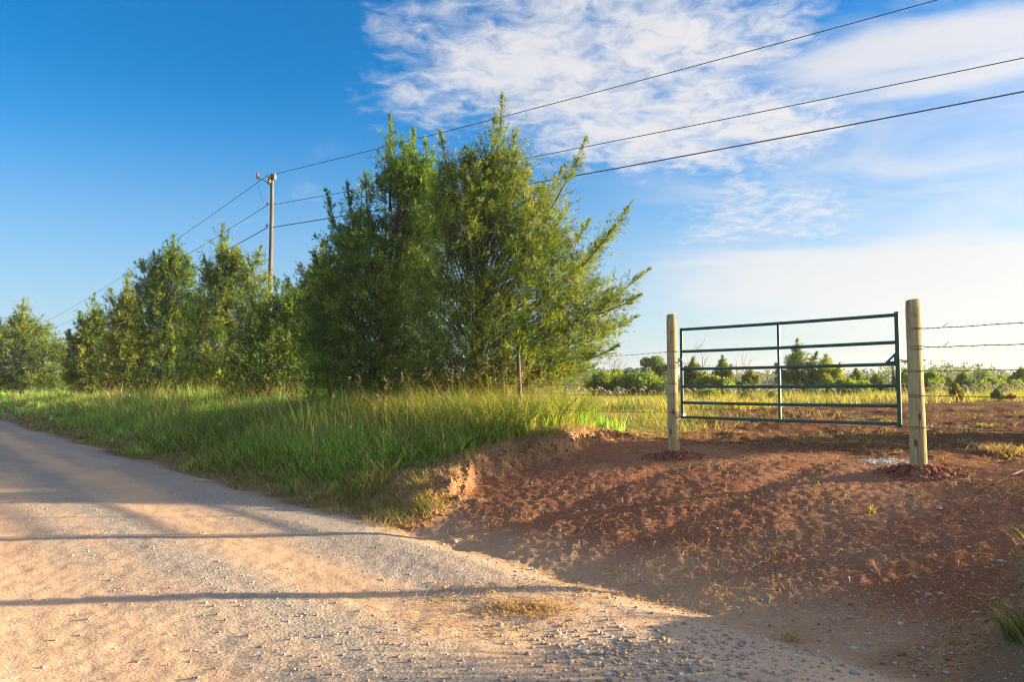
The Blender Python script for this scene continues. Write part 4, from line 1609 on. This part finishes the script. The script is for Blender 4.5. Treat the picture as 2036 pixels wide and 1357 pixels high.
def fence_weeds():
    r = np.random.default_rng(325)
    n = 7000
    u = -4 + 7.6 * r.random(n)
    v = 8.5 + 3.0 * r.random(n)
    x, y = xy(u, v)
    k = (x / np.maximum(y, .5) > .70) & (r.random(n) < .3 + .8 * fbm(u * 1.2, v * 1.2, 165, 2))
    u, v, x, y = u[k], v[k], x[k], y[k]
    p = np.stack([x, y, height(u, v)], 1)
    grass('verge_grass', p, .16 + .28 * r.random(len(u)), .008 + .008 * r.random(len(u)), .3 + .7 * r.random(len(u)), blade_cols(r, len(u), .4, .4), r,
          'low weedy grass along the fence line past the right edge', 'grass', seg=2)


fence_weeds()


def dry_fringe():
    # short dead grass and litter on the bare shoulder and along the cut edge
    r = np.random.default_rng(327)
    n = 24000
    u = 7.0 + 38 * r.random(n) ** 1.9
    v = 4.2 + 6.0 * r.random(n)
    e = road_edge(u)
    m = drive_mask(u, v)
    c = u - cut_left(u, v)
    w1 = np.exp(-((v - e - .62) / .36) ** 2) * (c > -.1)
    w2 = np.exp(-((c - .5) / .45) ** 2) * (c > 0) * (v > 4.9)
    k = r.random(n) < np.clip(np.maximum(w1 * .9, w2 * .8), 0, 1) * np.clip(2.4 * fbm(u * 1.7, v * 1.7, 167, 3) - .35, 0, 1)
    u, v = u[k], v[k]
    nb_ = 9
    x, y = xy(u, v)
    bx = np.repeat(x, nb_) + r.normal(size=len(x) * nb_) * .05
    by = np.repeat(y, nb_) + r.normal(size=len(x) * nb_) * .05
    p = np.stack([bx, by, ground_z(bx, by)], 1)
    m_ = len(bx)
    cc = np.repeat(np.where((r.random(len(x)) < .30)[:, None], np.array([.17, .26, .05]), np.array([.44, .32, .17])) * (.65 + .6 * r.random((len(x), 1))), nb_, 0)
    grass('dry_grass', p, .04 + .13 * r.random(m_) ** 1.5, (.006 + .006 * r.random(m_)) * (1 + np.repeat(u, nb_) * .02), .5 + .8 * r.random(m_), cc, r,
          'short dead grass along the bare road shoulder and cut bank', 'grass', seg=2)


dry_fringe()


def grass_tuft(label, x, y, n, h, seed, spread=.06, dry=.3, lean=.7, az=None):
    r = np.random.default_rng(seed)
    bx, by = x + r.normal(size=n) * spread, y + r.normal(size=n) * spread
    p = np.stack([bx, by, ground_z(bx, by) - .01], 1)
    fl_ = None if az is None else az + r.normal(size=n) * .7
    o = grass('grass_tuft', p, h * (.5 + .7 * r.random(n)), .006 + .006 * r.random(n), lean * (.5 + .7 * r.random(n)), blade_cols(r, n, dry, .2), r, flat=fl_)
    del o['kind']
    tag(o, label, 'grass tuft')


def gpt(px, py):
    """ground point seen at a photograph pixel"""
    d = pxdir(px, py)
    lo, hi = 1.0, 60.0
    for _ in range(3):
        k = np.geomspace(lo, hi, 120)
        below = np.nonzero(CAMH + d.z * k <= ground_z(d.x * k, d.y * k))[0]
        b = int(below[0]) if len(below) else 119
        lo, hi = k[max(b - 1, 0)], k[b]
    return Vector((0, 0, CAMH)) + d * float(hi)


p_ = gpt(2005, 1275)
grass_tuft('green grass tuft at the right edge leaning over the driveway', p_.x + .08, p_.y, 80, .28, 331, .05, .25, .8, math.pi)
p_ = gpt(2030, 1105)
grass_tuft('small grass tuft on the right bank above the larger tuft', p_.x + .14, p_.y, 34, .25, 332, .05, .4, .9, math.pi)
p_ = gpt(1732, 1020)
grass_tuft('dried root clump lying alone on the red driveway', p_.x, p_.y, 26, .11, 333, .02, 1.0, .8)
p_ = gpt(1575, 1275)
grass_tuft('dead grey grass tuft at the lower edge of the driveway', p_.x, p_.y, 60, .09, 334, .05, 1.0, .9)
p_ = gpt(730, 975)
grass_tuft('pale dry bunch grass at the lower end of the cut bank', p_.x, p_.y, 420, .30, 335, .16, .55, .6)
p_ = gpt(2000, 897)
grass_tuft('matted dead grass hump in the dirt right of the right post', p_.x, p_.y, 420, .16, 336, .16, 1.0, 1.1)


# ------------------------------------------------------------------ stones, straw, twigs
def gravel():
    r = np.random.default_rng(341)
    out_p, out_s = [], []
    # loose gravel on the road and spilling on to the apron
    n = 60000
    d = 3.3 + 17 * r.random(n) ** 1.7
    a = np.radians(-34 + 68 * r.random(n))
    x, y = d * np.sin(a), d * np.cos(a)
    u, v = uv(x, y)
    e = road_edge(u)
    vv = v + (fbm(u * 0.25, u * 0, 61, 2) - 0.5) * 0.5
    track = np.exp(-((vv - 0.75) / 0.55) ** 2) + np.exp(-((vv - 2.75) / 0.42) ** 2)
    on_road = (v < e + .35)
    pr = np.where(on_road, np.clip(.85 - track * .8, .08, 1) * (.2 + fbm(u * .7, v * 1.8, 171, 3)), 0)
    m = drive_mask(u, v)
    apron = (v >= e + .2) & (v < 8.9) & (m > .3)
    pr = np.where(apron, np.clip(.13 - .03 * (v - 4.2), .02, 1) + .22 * (fbm(u * 1.1, v * 1.1, 173, 3) > .62), pr)
    pr = np.where(apron & (u < 3.6), pr + .22, pr)
    k = r.random(n) < pr * .42
    x, y = x[k], y[k]
    s = .0035 + .0115 * r.random(k.sum()) ** 3.6
    s = s * np.where(apron[k], 1.05, .95)
    n2 = 1100      # spill of coarser stone at the corner of road and driveway
    p = gpt(1300, 1310)
    q = r.normal(size=(n2, 2)) * [.42, .30]
    x, y = np.concatenate([x, p.x + q[:, 0]]), np.concatenate([y, p.y + q[:, 1]])
    s = np.concatenate([s, .004 + .014 * r.random(n2) ** 2])
    pos = np.stack([x, y, ground_z(x, y) + s * .25], 1)
    order = np.argsort(s)
    pos, s = pos[order], s[order]
    ns = int(np.searchsorted(s, .0062))
    V, Fi = lumps(pos[:ns], s[:ns], r, .62, True)
    V2, Fi2 = lumps(pos[ns:], s[ns:], r, .62)
    Fi = np.concatenate([Fi, Fi2 + len(V)])
    V = np.concatenate([V, V2])
    t = r.random((len(pos), 1))
    c = np.array([.22, .195, .165]) * (1 - t) + np.array([.52, .48, .42]) * t
    tanm = (r.random(len(pos)) < .4)[:, None]
    c = np.where(tanm, np.array([.42, .30, .20]) * (.7 + .5 * t), c)
    o = obj_from('gravel', fast_mesh('gravel', V, Fi, 3, np.concatenate([np.repeat(c[:ns], 6, 0), np.repeat(c[ns:], 12, 0)])), M_STONE)
    tag(o, 'loose grey and tan gravel strewn over road and driveway', 'gravel', kind='stuff')
    # single pale stones on the driveway
    spots = [(1868, 1013), (1925, 1090), (1990, 1118), (1845, 1185), (1870, 1183), (1820, 1150), (1630, 1275), (1790, 1244), (1835, 1292), (1690, 1230),
             (1730, 1283), (1880, 1340), (1700, 1340), (1520, 1335), (880, 1085), (905, 1078), (790, 1255), (995, 1245), (1180, 1325), (1160, 1300), (1560, 1290), (1480, 1305)]
    for i, (px, py) in enumerate(spots):
        p = gpt(px, py)
        V, Fi = lumps(np.zeros((1, 3)), np.array([.016 + .012 * r.random()]), r, .6)
        V = V.copy()
        c = np.tile(np.array([[.40, .38, .35]]) * (.75 + .4 * r.random()), (12, 1))
        o = obj_from('stone', fast_mesh('stone', V, Fi, 3, c), M_STONE)
        o.location = (p.x, p.y, gz(p.x, p.y) + .006)
        tag(o, 'pale grey stone lying loose on the bare ground', 'stone', 'pale stones lying loose on the ground')


gravel()


def clods():
    r = np.random.default_rng(345)
    n = 60000
    u = 1.5 + 9.5 * r.random(n)
    v = 4.2 + 6.5 * r.random(n)
    m = drive_mask(u, v)
    e4 = 4 * m * (1 - m)
    k = (r.random(n) < np.where(m > .1, .03 * (fbm(u * 1.5, v * 1.5, 181, 3) > .5) + .45 * e4, 0)) & (v > road_edge(u) + .25)
    u, v, e4 = u[k], v[k], e4[k] * np.where(u[k] < 4.5, .25, 1)
    x, y = xy(u, v)
    s = .004 + .012 * r.random(len(u)) ** 3 + e4 * .024 * r.random(len(u)) ** 2
    V, Fi = lumps(np.stack([x, y, height(u, v) + s * .2], 1), s, r, .8)
    t = r.random((len(u), 1))
    c = np.array([.19, .072, .04]) * (1 - t) + np.array([.40, .19, .10]) * t
    o = obj_from('soil_clods', fast_mesh('soil_clods', V, Fi, 3, np.repeat(c, 12, 0)), M_STONE)
    tag(o, 'crumbs and clods of red soil on the driveway and its cut edge', 'soil', kind='stuff')


clods()


def straw():
    r = np.random.default_rng(351)
    P_, H_ = [], []
    n = 22000
    u = 1.8 + 9.2 * r.random(n)
    v = 4.6 + 8.5 * r.random(n)
    m = drive_mask(u, v)
    e4 = 4 * m * (1 - m)
    k = r.random(n) < .10 + .75 * e4 + .6 * np.exp(-((u - cut_left(u, v) - .3) / .4) ** 2) + .4 * (fbm(u * 1.3, v * 1.3, 191, 3) > .60) * (m > .3)
    u, v = u[k], v[k]
    x, y = xy(u, v)
    for (px, py, num, sx, sy) in ((1045, 1215, 380, .20, .11), (980, 1245, 160, .4, .2), (1180, 1180, 120, .35, .2), (930, 1190, 200, .4, .2), (1400, 1185, 90, .25, .2)):
        p = gpt(px, py)
        q = r.normal(size=(num, 2)) * [sx, sy]
        x, y = np.concatenate([x, p.x + q[:, 0]]), np.concatenate([y, p.y + q[:, 1]])
    n = len(x)
    L = .03 + .12 * r.random(n) ** 1.6
    az = r.random(n) * 6.28
    z0 = ground_z(x, y) + .006
    x2, y2 = x + L * np.cos(az), y + L * np.sin(az)
    z2 = ground_z(x2, y2) + .006 + r.random(n) ** 3 * .05
    bow = r.normal(size=(n, 2)) * .18 * L[:, None]
    xm, ym = (x + x2) / 2 + bow[:, 0], (y + y2) / 2 + bow[:, 1]
    zm = ground_z(xm, ym) + .012 + .03 * r.random(n)
    V, Fi = [], []
    A, B, C_ = np.stack([x, y, z0], 1), np.stack([xm, ym, zm], 1), np.stack([x2, y2, z2], 1)
    rad = .0011 + .0012 * r.random(n)
    V1, F1 = tubes_np(A, B, rad, rad, 3)
    V2, F2 = tubes_np(B, C_, rad, rad * .5, 3)
    c = np.array([.66, .50, .26]) * (.5 + .6 * r.random((n, 1)))
    o = obj_from('straw', fast_mesh('straw', np.concatenate([V1, V2]), np.concatenate([F1, F2 + len(V1)]), 4, np.concatenate([np.repeat(c, 6, 0)] * 2)), M_GRASS)
    tag(o, 'dry straw and torn roots scattered over driveway and cut bank', 'straw', kind='stuff')


straw()

# concrete powder spilt beside the right post
def powder():
    p = gpt(1755, 918)
    r = np.random.default_rng(361)
    n = 800
    q = r.normal(size=(n, 2)) * [.10, .13]
    x, y = p.x + q[:, 0], p.y + q[:, 1]
    s = .004 + .012 * r.random(n) ** 2
    V, Fi = lumps(np.stack([x, y, ground_z(x, y) + .003], 1), s, r, .35)
    c = np.tile([.62, .60, .55], (n, 1)) * (.8 + .35 * r.random((n, 1)))
    o = obj_from('concrete_powder', fast_mesh('concrete_powder', V, Fi, 3, np.repeat(c, 12, 0)), M_STONE)
    tag(o, 'patch of spilt pale concrete powder left of the right post', 'powder', kind='stuff')


powder()


def twig(label, pts, rad, side=3, seed=0, mat=None):
    r = random.Random(seed)
    mb = MB()
    P3 = []
    for px, py, lift in pts:
        p = gpt(px, py)
        P3.append(Vector((p.x, p.y, gz(p.x, p.y) + lift)))
    org = P3[0].copy()
    mb.tube(P3, [rad * (1 - .6 * i / (len(P3) - 1)) for i in range(len(P3))], 6)
    for _ in range(side):
        k = r.randint(0, len(P3) - 2)
        a = P3[k].lerp(P3[k + 1], r.random())
        mb.tube([a, a + Vector((r.uniform(-.12, .12), r.uniform(-.1, .1), r.uniform(.01, .07)))], [rad * .5, rad * .2], 4)
    o = mb.build('twig', mat or M_DEAD, origin=org)
    o.location = org
    tag(o, label, 'twig')


twig('dark bent branch lying on the dirt at the right edge', [(2034, 945, .05), (1990, 962, .03), (1940, 985, .02)], .010, 4, 1, M_BARK)
twig('thin dry stick lying across the middle of the driveway', [(1110, 998, .02), (1150, 994, .02), (1190, 1001, .015)], .006, 2, 2)
twig('short weathered stick lying on the sandy road shoulder', [(385, 958, .01), (425, 962, .015), (455, 966, .01)], .010, 1, 3)

# ------------------------------------------------------------------ haze in the air
def haze():
    me = bpy.data.meshes.new('haze')
    x, z0, z1 = 6300, -4.0, 19.0
    vs = [(a, b, c) for a in (-x, x) for b in (-x, x) for c in (z0, z1)]
    me.from_pydata(vs, [], [(0, 1, 3, 2), (4, 6, 7, 5), (0, 4, 5, 1), (2, 3, 7, 6), (0, 2, 6, 4), (1, 5, 7, 3)])
    m, t, out = new_mat('haze')
    pv = N(t, 'ShaderNodeVolumePrincipled')
    pv.inputs['Color'].default_value = (.86, .92, 1.0, 1)
    pv.inputs['Density'].default_value = .0004
    pv.inputs['Anisotropy'].default_value = .25
    t.links.new(pv.outputs[0], out.inputs['Volume'])
    o = obj_from('haze', me, m)
    tag(o, 'thin pale haze filling the air over the field', 'haze', kind='stuff')


haze()
